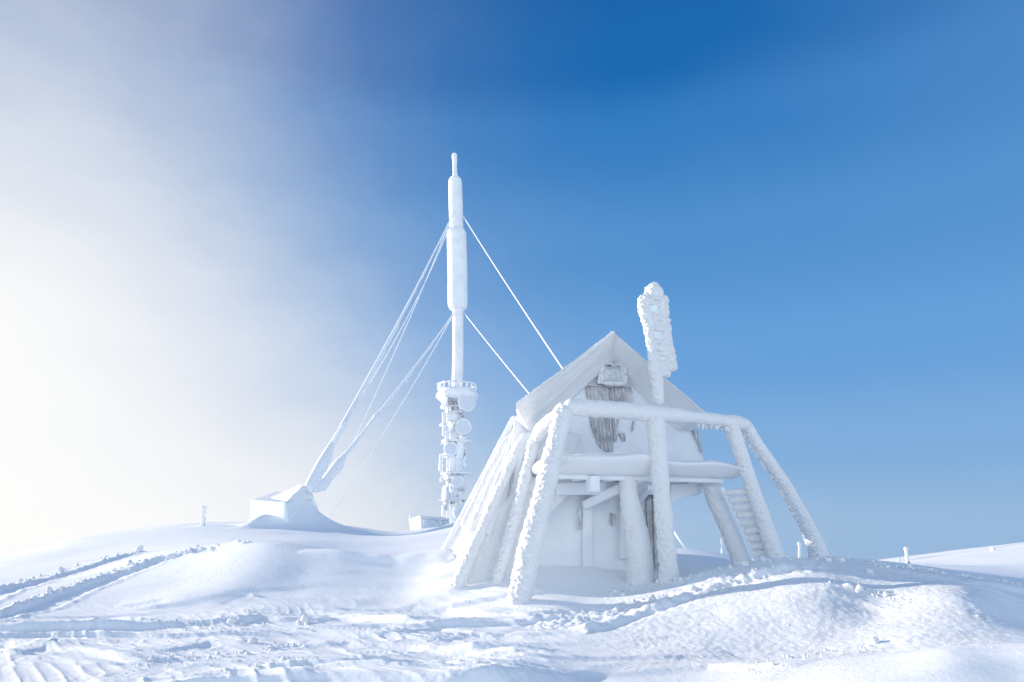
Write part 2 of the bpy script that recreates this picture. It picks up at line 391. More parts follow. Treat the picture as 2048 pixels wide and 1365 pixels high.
# ------------------------------------------------------------------ terrain
CP = [  # frame x, frame y, distance Y: points of the snow surface
 # near foreground
 (540,1092,14.8),(582,1105,14.4),(680,1118,14.2),(758,1136,13.9),(850,1150,13.6),(680,1112,16.2),(758,1124,16.5),(840,1128,16.3),(700,1200,12.5),(820,1206,12.2),(600,1165,13.2),
 (0,1365,6.4),(250,1365,6.3),(500,1365,6.2),(760,1365,6.2),(1024,1365,6.3),(1250,1365,6.2),(1400,1365,6.1),(1550,1352,5.75),(1560,1365,5.6),(1680,1340,5.5),(1700,1365,5.2),(1800,1328,5.35),(1820,1365,5.0),(1900,1313,5.25),(1920,1365,4.88),(2048,1306,5.2),(2048,1365,4.85),(2100,1303,5.2),
 (0,1310,8.0),(300,1310,8.0),(600,1310,8.0),(900,1318,7.9),(1150,1312,7.9),
 (0,1260,10.2),(250,1262,10.1),(480,1250,10.3),(700,1255,10.2),(900,1262,10.0),(1060,1262,9.6),
 (0,1215,12.5),(200,1195,13.2),(380,1165,13.6),(560,1190,12.6),(900,1214,11.9),(1024,1218,11.2),(1045,1203,11.5),(1110,1210,11.1),
 # left slope with the tracks, up to the skyline
 (0,1170,16.5),(150,1150,17.0),(300,1115,17.5),(420,1098,16.8),(500,1089,15.4),(480,1125,14.0),
 
 (0,1135,22),(150,1113,24),(300,1090,25),(450,1078,24),(600,1080,22),(700,1100,20),(800,1110,19),(890,1112,17.5),
 (0,1115,30),(70,1104,31),(140,1082,32),(250,1065,34),(400,1048,36),(500,1046,36.5),(640,1048,37),(740,1058,39),(800,1072,42),(820,1070,35),
 (300,1062,46),(500,1062,52),(100,1108,48),(0,1130,50),(650,1075,60),
 (760,1078,28),(860,1062,31),(930,1039,34),(1000,1040,36),(950,1075,22),
 (820,1060,56),(900,1056,66),(980,1050,60),(1040,1050,50),
 # under and behind the hut
 (1100,1185,12.0),(1240,1182,12.2),
 (1050,1090,17.5),(1250,1095,18),(1370,1100,17.0),(1450,1108,17.5),(1400,1130,14.5),
 # right mound: crest and its face
 (1160,1220,10.9),(1280,1195,11.3),(1380,1165,11.5),(1470,1140,11.6),(1550,1120,11.7),(1640,1119,11.9),(1740,1126,12.0),(1850,1145,11.8),(1950,1162,11.5),(2048,1182,11.2),
 (1100,1272,9.2),(1200,1262,9.3),(1250,1310,8.0),(1350,1230,9.9),(1450,1190,10.3),(1560,1150,10.8),(1400,1300,8.1),(1550,1260,8.7),(1550,1320,7.5),(1650,1184,9.6),(1700,1280,8.0),(1650,1320,7.1),(1760,1300,7.3),
 (1750,1157,10.7),(1850,1166,10.6),(1760,1230,9.0),
 (1810,1235,8.5),(1880,1183,9.0),(1940,1182,9.1),(1990,1205,8.9),(2048,1238,8.6),(1980,1178,10.0),(2048,1205,10.0),(1850,1270,7.5),(1950,1270,7.4),(2048,1290,7.0),(1850,1320,6.4),(2000,1318,6.2),
 # behind the right crest
 (1600,1140,16),(1750,1138,17),(1900,1135,18),(2048,1140,18),(1750,1128,22),(1900,1128,23),(1935,1112,25),(1990,1100,27),(2048,1088,28),(1850,1120,34),(1760,1120,40),(1900,1103,46),(2048,1088,50),
 (1450,1128,24),(1600,1135,26),(1450,1145,45),(1600,1140,50),(1350,1120,30),(1250,1100,40),(1150,1080,45),
]
cps = []
for px, py, Y in CP:
    p = at(px, py, Y); cps.append((p[0], p[1], p[2]-CAMZ))
for b_ in BASES:
    p = HP(*b_); cps.append((p[0], p[1], p[2]-CAMZ))
for azd in (-50, -35, -18, 0, 18, 35, 50):
    a = math.radians(azd)
    for r, z in ((2.6, -1.48), (4.2, -1.42)):
        if azd == 35 and r > 3 or azd == 50 and r > 3: z = -1.38
        cps.append((r*math.sin(a), r*math.cos(a), z))
for azd, r, z in [(-48, 9, -1.6), (-50, 16, -1.7), (-50, 25, -2.3), (-50, 40, -5), (-46, 70, -9), (-30, 80, -5), (-15, 85, -1.5), (0, 90, -0.5), (12, 80, -3), (20, 80, -5), (28, 85, -3), (38, 85, -1), (48, 60, 0.5), (50, 30, -0.5), (50, 15, -1.2), (50, 9, -1.4)]:
    a = math.radians(azd); cps.append((r*math.sin(a), r*math.cos(a), z))
cps = np.array(cps)
def tcoord(x, y):
    r = np.hypot(x, y); return np.stack([np.arctan2(x, y)*2.0, np.log(np.maximum(r, 0.1))*1.3], -1), r
cq, cr = tcoord(cps[:, 0], cps[:, 1]); cw = cps[:, 2]/cr
def tps(d2): return np.where(d2 > 1e-12, d2*np.log(np.maximum(d2, 1e-12)), 0)*0.5
n_ = len(cq); Kc = tps(((cq[:, None]-cq[None])**2).sum(-1))+np.eye(n_)*2e-4
Pc = np.concatenate([np.ones((n_, 1)), cq], 1)
Am = np.block([[Kc, Pc], [Pc.T, np.zeros((3, 3))]])
sol = np.linalg.solve(Am, np.concatenate([cw, np.zeros(3)]))
R0, R1 = 2.6, 85.0; A0 = math.radians(52)
def base_h(x, y):
    x = np.asarray(x, float); y = np.asarray(y, float); sh = x.shape
    x = x.ravel(); y = y.ravel(); r = np.hypot(x, y); az = np.arctan2(x, y)
    rc = np.clip(r, R0, R1); ac = np.clip(az, -A0, A0)
    q = np.stack([ac*2.0, np.log(rc)*1.3], -1); w = np.empty(len(q))
    for k in range(0, len(q), 40000):
        qq = q[k:k+40000]; w[k:k+40000] = tps(((qq[:, None]-cq[None])**2).sum(-1))@sol[:n_]+sol[n_]+qq@sol[n_+1:]
    z = w*rc
    # round the back of the camera the summit is a plain rounded dome
    gen = -1.5-0.0006*np.minimum(r, 60)**2+0.3*fbm(P3(x*.06, y*.06), 3, 5)
    z = z*(1-sstep(A0*.96, A0*1.5, abs(az)))+gen*sstep(A0*.96, A0*1.5, abs(az))
    z = z-0.22*np.maximum(r-R1, 0)
    return (z+CAMZ).reshape(sh)
def hit(px, py, lo=3.0, hi=80.0):
    """first point of the snow seen through a frame pixel"""
    Ys = np.geomspace(lo, hi, 700); d = ray(px, py); Q = EYE+d*(Ys/d[1])[:, None]
    h = base_h(Q[:, 0], Q[:, 1])-Q[:, 2]; k = np.argmax(h > 0)
    if h[k] <= 0: k = len(Ys)-1
    p = Q[k].copy(); p[2] = p[2]; return p

def seg_dist(x, y, poly):
    """distance to polyline, signed side, and distance along"""
    best = np.full(x.shape, 1e9); side = np.zeros(x.shape); along = np.zeros(x.shape); acc = 0
    for (ax, ay), (bx, by) in zip(poly[:-1], poly[1:]):
        dx, dy = bx-ax, by-ay; L = math.hypot(dx, dy)
        t = np.clip(((x-ax)*dx+(y-ay)*dy)/(L*L), 0, 1); qx, qy = x-ax-t*dx, y-ay-t*dy; d = np.hypot(qx, qy)
        m = d < best; best = np.where(m, d, best); side = np.where(m, np.sign(dx*(y-ay)-dy*(x-ax)), side); along = np.where(m, acc+t*L, along); acc += L
    return best, side, along
TR1 = [tuple(hit(a, b)[:2]) for a, b in ((-60, 1212), (0, 1190), (100, 1160), (200, 1130), (275, 1108))]
TR2 = [tuple(hit(a, b)[:2]) for a, b in ((-40, 1250), (60, 1222), (150, 1185), (250, 1150), (330, 1122), (400, 1104), (455, 1096))]
for T_ in (TR1, TR2):      # the tracks come in from further down the slope
    (ax_, ay_), (bx_, by_) = T_[0], T_[1]; T_.insert(0, (ax_+(ax_-bx_)*7, ay_+(ay_-by_)*5))
TR3 = [tuple(hit(a, b)[:2]) for a, b in ((1120, 1248), (1210, 1228), (1320, 1205), (1430, 1172), (1520, 1145), (1600, 1130))]
TR4 = [tuple(hit(a, b)[:2]) for a, b in ((1200, 1262), (1310, 1222), (1400, 1190), (1480, 1162), (1590, 1136))]
RG = [ # wind-cut ridges (lips) across the foreground: polyline in the frame, height, half width, steep side
 ([(640,1205),(760,1216),(900,1228),(1040,1243),(1180,1262)], .05, .35),
 ([(480,1223),(620,1228),(760,1252),(900,1268),(1010,1275)], .07, .35),
 ([(560,1262),(680,1272),(790,1282),(900,1292)], .07, .3),
 ([(580,1295),(700,1290),(830,1302),(960,1318),(1080,1322)], .08, .3),
 ([(380,1188),(520,1196),(660,1212),(820,1228)], .05, .3),
 ([(230,1215),(330,1202),(450,1208)], .06, .35),
 ([(430,1255),(520,1242),(640,1250)], .08, .3),
 ([(300,1310),(420,1290),(560,1300)], .07, .3),
 ([(500,1350),(620,1345),(780,1358)], .07, .3),
 ([(1000,1340),(1120,1332),(1300,1325),(1480,1318)], .05, .3),
 ([(1100,1362),(1260,1352),(1420,1342),(1600,1338)], .05, .25),
 ([(0,1325),(90,1300),(190,1312),(300,1330)], .07, .25),
 ([(120,1262),(220,1250),(330,1262)], .05, .25),
 ([(600,1106),(700,1119),(780,1131),(850,1136),(900,1130)], .16, .5),
 ([(1735,1130),(1850,1152),(1950,1170),(2048,1190),(2120,1204)], .10, .45),
 ([(1640,1190),(1730,1212),(1800,1222)], .05, .25),
]
RGW = [([tuple(hit(a, b)[:2]) for a, b in pl], h*1.45, w) for pl, h, w in RG]
def detail(x, y, r):
    z = np.zeros(x.shape)
    far = 1-sstep(40, 80, r)
    # drift swell
    z += 0.045*fbm(P3(x*.35, y*.35), 3, 11)*far*np.clip(r/14, .25, 1.2)
    # sastrugi: long wind-carved steps, gentle behind and undercut in front
    patch = sstep(-0.25, 0.35, fbm(P3(x*.28, y*.28, 9), 3, 31))
    left = 1-sstep(-0.05, 0.12, x/np.maximum(y, .5))         # the rough field lies left of the hut
    nearL = left*(1-sstep(10.5, 13.5, r))
    mid = (1-sstep(13, 22, r))
    def step(sv):
        f = sv-np.floor(sv); return np.where(f < .11, sstep(0, .11, f), 1-(f-.11)/.89)
    for per, am, sd_, keep, ang, sgn in ((1.9, .135, 41, .70, 13, 1), (.80, .060, 42, .62, 0, 1), (.34, .026, 46, .66, -10, 1), (.55, .006, 44, .60, -40, -1), (.17, .0065, 43, .9, -44, -1), (.085, .0040, 45, .9, -46, -1)):
        an = math.radians(ang); c, s = math.cos(an), math.sin(an)
        warp = .60*fbm(P3(x*.30, y*.40, sd_), 2, 21)
        a = x*c+y*s; b = (-x*s+y*c+warp)*sgn
        sv = b/per+.5*fbm(P3(a*.42/per**.4, b*.5/per, sd_), 3, sd_)
        row = np.floor(sv)
        m = sstep(.0, .34, fbm(P3(a*.30/per**.6+row*7.31, row*3.7, sd_), 2, sd_+5)+(keep-.5)*.5)
        z += am*step(sv)*m*(0.22+0.4*left*patch+0.6*nearL)*mid
    n = vnoise(P3(a*1.6, b*7, 0), 47); z += .014*(1-np.abs(n))**2*(nearL+.15)*mid
    # broken crumbly crust
    w = worley(P3(x*9, y*9), 51, True); w2 = worley(P3(x*22, y*22), 52, True)
    cr_ = sstep(0.0, 0.45, fbm(P3(x*.8, y*.8, 4), 4, 61))
    z += (0.6-w)*.016*cr_*(0.08+nearL*.8)*(1-sstep(10, 16, r))
    z += (0.6-w2)*.007*sstep(-.1, .4, fbm(P3(x*1.1, y*1.1, 6), 3, 66))*nearL
    # granular face of the right mound
    px = x/np.maximum(y, .5)
    gr = sstep(0.05, 0.2, px)*(1-sstep(0.62, 0.72, px))*sstep(6.3, 7.2, r)*(1-sstep(13, 15, r))
    z += gr*(0.55-worley(P3(x*11, y*11), 55, True))*.010
    z += gr*.018*fbm(P3(x*2.2, y*2.2, 2), 3, 63)
    # lips
    for pl, h, wd in RGW:
        d, sg, al = seg_dist(x, y, pl); L = sum(math.dist(p, q) for p, q in zip(pl[:-1], pl[1:]))
        e = np.sin(np.pi*np.clip(al/L, 0, 1))**.6
        prof = np.where(sg > 0, np.exp(-(d/(wd*1.9))**2), np.exp(-(d/(wd*.35))**2))
        z += h*prof*e*(0.75+.5*vnoise(P3(al*1.6, 0, 0), 71))
    # drift swept into a hollow curve on the lee side of the anchor block, and a small one in front of it
    q = at(622, 1000, 34.8); dx = x-q[0]; dy = y-q[1]-.10*dx
    z += 1.15*np.where(dx > 0, np.exp(-np.maximum(dx, 0)/.85), np.exp(-(dx/.95)**2))*np.exp(-(dy/np.where(dy < 0, 1.7, 1.2))**2)*(1+.10*fbm(P3(x*1.1, y*.8), 3, 85))
    q = at(528, 1040, 32.6); dx = x-q[0]; dy = y-q[1]
    z += .55*np.exp(-((dx-.35*dy)/.55)**2)*np.exp(-(dy/.9)**2)
    # machine tracks, left: two trenches with thrown-up edges
    for pl, wd, dp in ((TR1, .28, .055), (TR2, .28, .06)):
        d, sg, al = seg_dist(x, y, pl)
        z -= dp*(1-sstep(wd*.75, wd*1.15, d))
        rim = np.exp(-((d-wd*1.4)/(wd*.32))**2)*np.where(sg > 0, 1.0, .35)
        z += rim*(.04+.07*np.clip(.62-worley(P3(x*6, y*6), 81, True), 0, 1)+.04*np.clip(.6-worley(P3(x*14, y*14), 83, True), 0, 1)+.05*fbm(P3(x*3, y*3), 3, 82))
    # ploughed track up to the hut, right
    d, sg, al = seg_dist(x, y, TR3); m = 1-sstep(.32, .6, d)
    z += m*((0.55-worley(P3(x*7, y*7), 91, True))*.045+.035*fbm(P3(x*2.5, y*2.5), 3, 92)-.02)
    d, sg, al = seg_dist(x, y, TR4)
    z -= .04*np.exp(-(d/.09)**2); z += .05*np.exp(-((d-.2)/.1)**2)*(sg > 0)*(0.6+fbm(P3(x*5, y*5), 2, 93))
    # clods along the right crest
    return z
def surf(x, y):
    x = np.atleast_1d(np.asarray(x, float)); y = np.atleast_1d(np.asarray(y, float))
    r = np.hypot(x, y); return base_h(x, y)+detail(x, y, r)*sstep(1.0, 3.0, r)
def ground():
    rs = [0.0]+list(np.geomspace(0.4, 3.5, 26))
    r = 3.5
    while r < 2600:
        k = .0038 if r < 12 else .0052 if r < 16 else (.0055 if 31 < r < 38 else .008 if r < 45 else (.02 if r < 120 else .06)); r *= 1+k; rs.append(r)
    rs = np.array(rs)
    fine = np.arange(-40, 40, .072); side = np.arange(41, 319, 1.4)
    th = np.radians(np.concatenate([fine, side])); th = th
    Rg, Tg = np.meshgrid(rs, th, indexing='ij'); x = Rg*np.sin(Tg); y = Rg*np.cos(Tg)
    z = base_h(x, y)+detail(x.ravel(), y.ravel(), Rg.ravel()).reshape(x.shape)*sstep(1.0, 3.0, Rg)
    V = np.stack([x, y, z], -1).reshape(-1, 3)
    f = grid_faces(len(rs), len(th), True)[:, ::-1]
    o = link_mesh('snow_ground', V, f, GROUND)
    q = x/np.maximum(y, .5)
    gr = sstep(0.05, 0.2, q)*(1-sstep(0.62, 0.72, q))*sstep(6.0, 7.0, Rg)*(1-sstep(13, 15, Rg))*(y > 0)
    gr = np.maximum(gr, .55*sstep(0.05, .4, fbm(P3(x*.5, y*.5, 7), 3, 77)))*(.4+.6*sstep(-.3, .2, fbm(P3(x*1.3, y*1.3, 3), 3, 78)))
    at_ = o.data.attributes.new('grain', 'FLOAT', 'POINT'); at_.data.foreach_set('value', np.ascontiguousarray(gr.ravel(), dtype=np.float32))
    tag(o, 'wind-carved snow covering the rounded summit', None, None, 'structure')
    return o
ground()

# far hills, only just showing through the fog on the left, and round the horizon
def hills():
    th = np.linspace(0, 2*np.pi, 500, endpoint=False); rr = np.linspace(2200, 5200, 26)
    Rg, Tg = np.meshgrid(rr, th, indexing='ij'); k = np.sin((Rg-2200)/3000*np.pi)
    tw = np.stack([np.sin(Tg)*3, np.cos(Tg)*3, Rg*.0008], -1)
    az = (np.degrees(Tg)+180) % 360-180
    z = -520+k*(160+110*fbm(tw*1.3, 5, 301))
    z += k*330*np.exp(-((az+47)/11)**2)
    x = Rg*np.sin(Tg); y = Rg*np.cos(Tg)
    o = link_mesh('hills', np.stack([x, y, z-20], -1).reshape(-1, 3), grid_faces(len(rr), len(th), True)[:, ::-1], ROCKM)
    tag(o, 'distant blue hills low behind the fog', None, None, 'structure')
hills()

# ------------------------------------------------------------------ the hut
hut = thing('mountain_hut', W(1.35, 1.4, -1.2), 'rime-covered timber hut on splayed legs with a steep gable roof and a snowy railed deck', 'hut')

def ptube(name, pts, rad_px, m=RIME, parent=None, label=None, **kw):
    """tube through (px, py, t) points, radii in frame pixels"""
    P = [HP(*p) for p in pts]; R = [r*mpp(p) for r, p in zip(rad_px, P)]
    if name in ('post', 'leg', 'stay_wire') or (name == 'brace' and pts[-1][1] > 1100):
        d = P[-1]-P[-2]; P.append(P[-1]+d/np.linalg.norm(d)*.35); R.append(R[-1]*1.05)
    kw.setdefault('seg', 52); kw.setdefault('step', 0.013)
    o = link_mesh(name, *tube(P, R, **kw), m, parent if parent is not None else hut)
    if label: o['label'] = label
    return o

# gable wall with the upper storey behind
AP, EL, ER, ZA, ZE = 1.37, -0.74, 3.51, 3.87, 2.26   # roof: apex, eaves (s), heights
def gz(s, drop=0.0):
    s = np.asarray(s); return np.where(s < AP, ZE+(s-EL)/(AP-EL)*(ZA-ZE), ZE+(ER-s)/(ER-AP)*(ZA-ZE))-drop
WR0 = HP(1380, 835, 1.40); WR1 = HP(1411, 925, 1.40)
def wallfn(p):
    z0 = 0.75; s0 = -0.46
    # right edge of the wall splays outwards downwards
    sr = lambda z: (WR0-HO)@HU+((WR1-WR0)@HU)*(z+CAMZ-WR0[2])/(WR1[2]-WR0[2])
    s = s0+p[:, 0]*(3.3-s0); zt = gz(s, .36)-.26*p[:, 1]
    z = z0+p[:, 2]*(zt-z0)
    u = np.clip((s-AP)/(3.3-AP), 0, 1); s = np.where(s > AP, AP+(sr(z)-AP)*u, s-.12*(ZE-z)*(1-p[:, 0]))
    t = 1.40+p[:, 1]*1.5
    s = AP+(s-AP)*(1-.30*p[:, 1])
    return HO+HU*s[:, None]+HV*t[:, None]+np.array([0, 0, 1])*(z+CAMZ)[:, None]
link_mesh('upper_wall', *block(wallfn, (3.7, 1.6, 2.6), .03, .05, .018, .25, 101, .2, .8), HARD, hut)
# roof: two slabs with snow; the front verge slants back from the top edge to the soffit edge
RA = HP(1227, 658, .62); RAi = HP(1232, 716, 1.25)
def roof_side(pt, pti, sgn, seed):
    B = HP(*pt, .62); Bi = HP(*pti, 1.25); A = RA-HU*.04*sgn; Ai = RAi-HU*.04*sgn
    back = HV*2.4-np.array([0, 0, .80]); bb = HV*2.0-np.array([0, 0, .55])-HU*sgn*.85
    f0 = hexa([Ai, Bi, Ai+back*.8, Bi+bb*.8, A, B, A+back, B+bb])
    def fn(p):
        q = f0(p)
        g = fbm(P3(p[:, 0]*1.4, p[:, 1]*6, p[:, 2]*9+p[:, 0]*2), 3, seed)*.045+fbm(P3(p[:, 0]*3, p[:, 1]*9, p[:, 2]*26), 2, seed+3)*.016
        return q-HV*g[:, None]
    link_mesh('roof_slope', *block(fn, (2.74, 2.4, .60), .06, .028, .016, .12, seed, .4, .9), RIME, hut)
roof_side((1029, 806), (1063, 866), -1, 111)
roof_side((1422, 832), (1394, 858), 1, 112)
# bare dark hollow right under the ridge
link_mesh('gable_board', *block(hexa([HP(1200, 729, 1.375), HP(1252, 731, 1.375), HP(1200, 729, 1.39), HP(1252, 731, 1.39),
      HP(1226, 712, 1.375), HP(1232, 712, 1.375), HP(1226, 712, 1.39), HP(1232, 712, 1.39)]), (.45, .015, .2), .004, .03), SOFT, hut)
# frosted window box in the gable
def quad_block(name, q, t0, t1, m, parent, rnd=.01, res=.03, amp=0., scale=.06, seed=5, label=None):
    """q: four frame points bl, br, tl, tr"""
    c = []
    for zz in (0, 1):
        for tt in (t0, t1):
            for xx in (0, 1): c.append(HP(*q[zz*2+xx], tt))
    c = [c[0], c[1], c[2], c[3], c[4], c[5], c[6], c[7]]
    d = np.linalg.norm(c[1]-c[0]), abs(t1-t0), np.linalg.norm(c[4]-c[0])
    o = link_mesh(name, *block(hexa(c), d, rnd, res, amp, scale, seed), m, parent)
    if label: o['label'] = label
    return o
win = quad_block('window', [(1194, 768), (1254, 771), (1200, 727), (1247, 731)], 1.22, 1.42, HARD, hut, .05, .02, .01, .05, 131)
quad_block('pane', [(1208, 762), (1246, 763), (1209, 737), (1242, 738)], 1.205, 1.23, PANE, win, .01)
fr = Bag()
def fpt(x, y): return HP(x, y, 1.20)
loop = [(1205, 766), (1228, 769), (1250, 768), (1252, 750), (1247, 733), (1228, 730), (1208, 731), (1202, 747), (1205, 766)]
for a, b in zip(loop[:-1], loop[1:]): fr.add(*tube([fpt(*a), fpt(*b)], [.038, .038], 14, .02, .008, .04, 133))
fr.build('frame', RIME, win)
quad_block('hood', [(1210, 733), (1241, 735), (1212, 729), (1238, 731)], 1.14, 1.2, DARK, win, .01)
# shutters: two leaves of frosted boards, seen above and below the handrail
sh = quad_block('shutter', [(1207, 905), (1228, 905), (1172, 772), (1217, 775)], 1.355, 1.40, WOOD, hut, .006, .03, label='grey-brown left shutter leaf, its boards half bare of frost')
def rag(name, outline, m, parent, t0=1.355, th_=.03, label=None, seed=0):
    """ragged flat patch of bare boarding: outline in the frame, fan of rows"""
    # outline given as rows (y, xl, xr)
    ys = np.array([o[0] for o in outline], float); xl = np.array([o[1] for o in outline], float); xr = np.array([o[2] for o in outline], float)
    yy = np.arange(ys[0], ys[-1]+.01, 1.0); L_ = np.interp(yy, ys, xl)+2.0*fbm(P3(yy*.35, 1, seed), 3, 7)
    R_ = np.interp(yy, ys, xr)+1.4*fbm(P3(yy*.35, 5, seed), 3, 9)
    nx = 31; V = []; x0, x1 = xl.min(), xr.max()
    for k, y in enumerate(yy):
        for u in np.linspace(0, 1, nx):
            x = L_[k]+(R_[k]-L_[k])*u; j = ((x-x0-.12*(y-ys[0]))/7.5) % 1.0     # joints between the boards
            V.append(HP(x, y, t0+(.022 if j < .16 else 0)+.004*math.sin(j*6)))
    V = np.array(V); n = len(yy)
    V2 = V+HV*th_
    A = np.concatenate([V, V2]); f = grid_faces(n, nx); g = f[:, ::-1]+n*nx
    # rim
    rim = [k*nx for k in range(n)]+[(n-1)*nx+j for j in range(1, nx)]+[k*nx+nx-1 for k in range(n-2, -1, -1)]+[j for j in range(nx-2, 0, -1)]
    rq = [(rim[i], rim[(i+1) % len(rim)], rim[(i+1) % len(rim)]+n*nx, rim[i]+n*nx) for i in range(len(rim))]
    o = link_mesh(name, A, np.concatenate([f, g, np.array(rq)]), m, parent, smooth=False)
    if label: o['label'] = label
    return o
bpy.data.objects.remove(sh)
rag('shutter', [(773, 1171, 1217), (785, 1173, 1217.5), (800, 1176, 1218.5), (838, 1181, 1223), (850, 1183, 1224), (865, 1187, 1225), (880, 1193, 1226), (893, 1200, 1227), (904, 1212, 1227)], WOOD, hut, label='left shutter leaf of weathered boards, frost creeping in from its left edge')
s2 = rag('shutter', [(776, 1219.5, 1262), (785, 1219.5, 1266), (800, 1220, 1267), (820, 1221.5, 1268), (838, 1224.5, 1238), (850, 1226, 1237), (870, 1227.5, 1236), (884, 1228.5, 1232)], WOOD, hut, seed=4, label='right shutter leaf, mostly buried under frost below the handrail')
rag('bare_board', [(866, 1240, 1250), (872, 1239, 1252), (878, 1243, 1251), (883, 1246, 1250)], WOOD, hut, seed=8)
rag('bare_board', [(843, 1265, 1269), (850, 1265, 1269), (858, 1264, 1267), (864, 1263, 1265)], WOOD, hut, seed=9)
quad_block('lintel', [(1168, 772), (1264, 776), (1168, 768.5), (1262, 772.5)], 1.32, 1.42, WOODB, hut, .008, .02)
# bare strip down the right corner of the wall
rag('corner_board', [(846, 1377, 1383), (856, 1382, 1391), (868, 1388, 1398), (885, 1396, 1402), (905, 1403, 1407)], WOOD, hut, t0=1.35, seed=12)
# deck
def deckfn(p):
    s = -0.03+p[:, 0]*3.86; t = -0.02+p[:, 1]*1.75
    top = 1.28+.10*np.exp(-((s-1.55)/.38)**2)+.03*np.sin(s*2.1)-.13*sstep(3.0, 3.9, s)
    top = top-0.05*np.exp(-((t-0)/.12)**2)
    bot = 0.97+.02*p[:, 1]
    z = bot+p[:, 2]*(top-bot)
    s = s-(.30*p[:, 1])*(1-p[:, 0])            # left edge runs out to the corner beam
    t = t+.34*(1-p[:, 2])*(1-p[:, 1])          # snow lip overhangs the boards
    return HO+HU*s[:, None]+HV*t[:, None]+np.array([0, 0, 1])*(z+CAMZ)[:, None]
link_mesh('deck', *block(deckfn, (3.8, 1.75, .30), .09, .035, .018, .16, 141, .3, .8), SNOW, hut)
# beams under the deck
def beam(name, a, b, w, h, m=HARD, parent=None, amp=.008, seed=3, rnd=.02):
    a = np.array(a, float); b = np.array(b, float); d = b-a; L = np.linalg.norm(d); d /= L
    up = np.array([0, 0, 1.0]); sd_ = np.cross(d, up)
    if np.linalg.norm(sd_) < .1: sd_ = HU*1.0
    sd_ /= np.linalg.norm(sd_); up = np.cross(sd_, d)
    return link_mesh(name, *block(boxfn(a-sd_*w/2-up*h/2, d*L, sd_*w, up*h), (L, w, h), rnd, .03, amp, .08, seed), m, hut if parent is None else parent)
beam('joist', W(-.30, .50, .93), W(3.55, .50, .93), .12, .10)
beam('joist', W(-.35, 1.15, .82), W(3.4, 1.15, .82), .14, .30)
for k, s in enumerate((-.1, .55, 1.2, 1.85, 2.5, 3.15)):
    beam('joist', W(s, .45, .93), W(s, 1.5, .93), .08, .10, seed=30+k)
beam('knee_brace', HP(1345, 925, .15), HP(1168, 1012, 1.3), .16, .17, seed=41)
beam('knee_brace', HP(1300, 975, .6), HP(1278, 1002, 1.3), .10, .11, seed=42)
beam('hanger', HP(1186, 952, .45), HP(1186, 985, .45), .2, .2, seed=43)
# deck underside planks (recessed, seen from below)
quad_block('fascia', [(1112, 990), (1258, 990), (1112, 965), (1262, 962)], 1.0, 1.06, WALLM, hut, .01, .04, .006, .1)
quad_block('fascia', [(1340, 1005), (1400, 985), (1340, 968), (1405, 966)], 1.0, 1.06, WALLM, hut, .01, .04, .006, .1)
# lower storey
def lowfn(p):
    s0, s1 = -.7, 2.60
    s = s0+p[:, 0]*(s1-s0); z = -1.7+p[:, 2]*2.6
    s = s+np.where(p[:, 0] > .5, .10, -.45)*(.9-z)/2.6*np.abs(p[:, 0]*2-1)
    t = 1.48+p[:, 1]*1.5+(-.02)*(.9-z)
    s = AP+(s-AP)*(1-.30*p[:, 1])
    return HO+HU*s[:, None]+HV*t[:, None]+np.array([0, 0, 1])*(z+CAMZ)[:, None]
link_mesh('lower_wall', *block(lowfn, (3.4, 1.5, 2.6), .04, .05, .018, .22, 151, .2, .8), HARD, hut)
for k, (x0, x1, y0, y1) in enumerate(((1165, 1186, 1000, 1135), (1240, 1258, 1000, 1120))):
    quad_block('wall_post', [(x0, y1), (x1, y1), (x0, y0), (x1, y0)], 1.36, 1.5, HARD, hut, .03, .03, .012, .1, 160+k)
rag('bare_slot', [(1018, 1157, 1161), (1030, 1157, 1162), (1050, 1158, 1162), (1060, 1155, 1161)], WOODB, hut, t0=1.345, seed=21)
rag('wall_hatch', [(1026, 1222, 1224), (1030, 1222, 1231), (1045, 1222, 1231), (1053, 1224, 1230)], WOODB, hut, t0=1.42, seed=23)
dr = quad_block('door', [(1276, 1150), (1340, 1150), (1272, 985), (1336, 983)], 1.36, 1.42, WOOD, hut, .01, .03, label='narrow frosted board door under the deck')
for k in range(4):
    x = 1283+k*13
    quad_block('board', [(x, 1150), (x+11.5, 1150), (x-4, 990), (x+7.5, 990)], 1.335, 1.362, WOOD, dr, .004, .05)

# posts, legs and handrail
ptube('post', [(1131, 812, 0), (1114, 880, -.05), (1092, 975, -.15), (1062, 1090, -.25), (1036, 1212, -.35)], [18, 18.5, 20, 22, 24], seed=201, amp=.050, scale=.06, side=.93)
ptube('post', [(1310, 826, 0), (1317, 900, 0), (1325, 1000, -.03), (1334, 1090, -.05), (1339, 1176, -.05)], [18, 17, 17, 18, 20], seed=202, amp=.046, scale=.06, side=.93)
ptube('post', [(1458, 838, .05), (1478, 895, .05), (1504, 975, .05), (1531, 1050, 0), (1561, 1138, -.05)], [14, 13.5, 13.5, 15, 18], seed=203, amp=.036, scale=.06, side=.8)
ptube('brace', [(1484, 838, .1), (1516, 893, .15), (1566, 965, .25), (1608, 1040, .4), (1634, 1095, .45), (1642, 1135, .5)], [12, 12, 13, 14, 17, 21], seed=204, amp=.042, scale=.07, side=.6)
ptube('leg', [(1254, 945, .55), (1257, 985, .53), (1271, 1060, .48), (1281, 1130, .44), (1284, 1180, .4)], [16, 17, 23, 26, 28], seed=205, amp=.042, scale=.06, side=.93, label='short thick iced leg under the middle of the deck')
ptube('leg', [(1416, 945, .8), (1430, 1000, .8), (1458, 1060, .75), (1490, 1140, .7)], [18, 16.5, 16.5, 19], seed=206, amp=.022, scale=.07, side=.6, label='leaning iced leg just left of the steps')
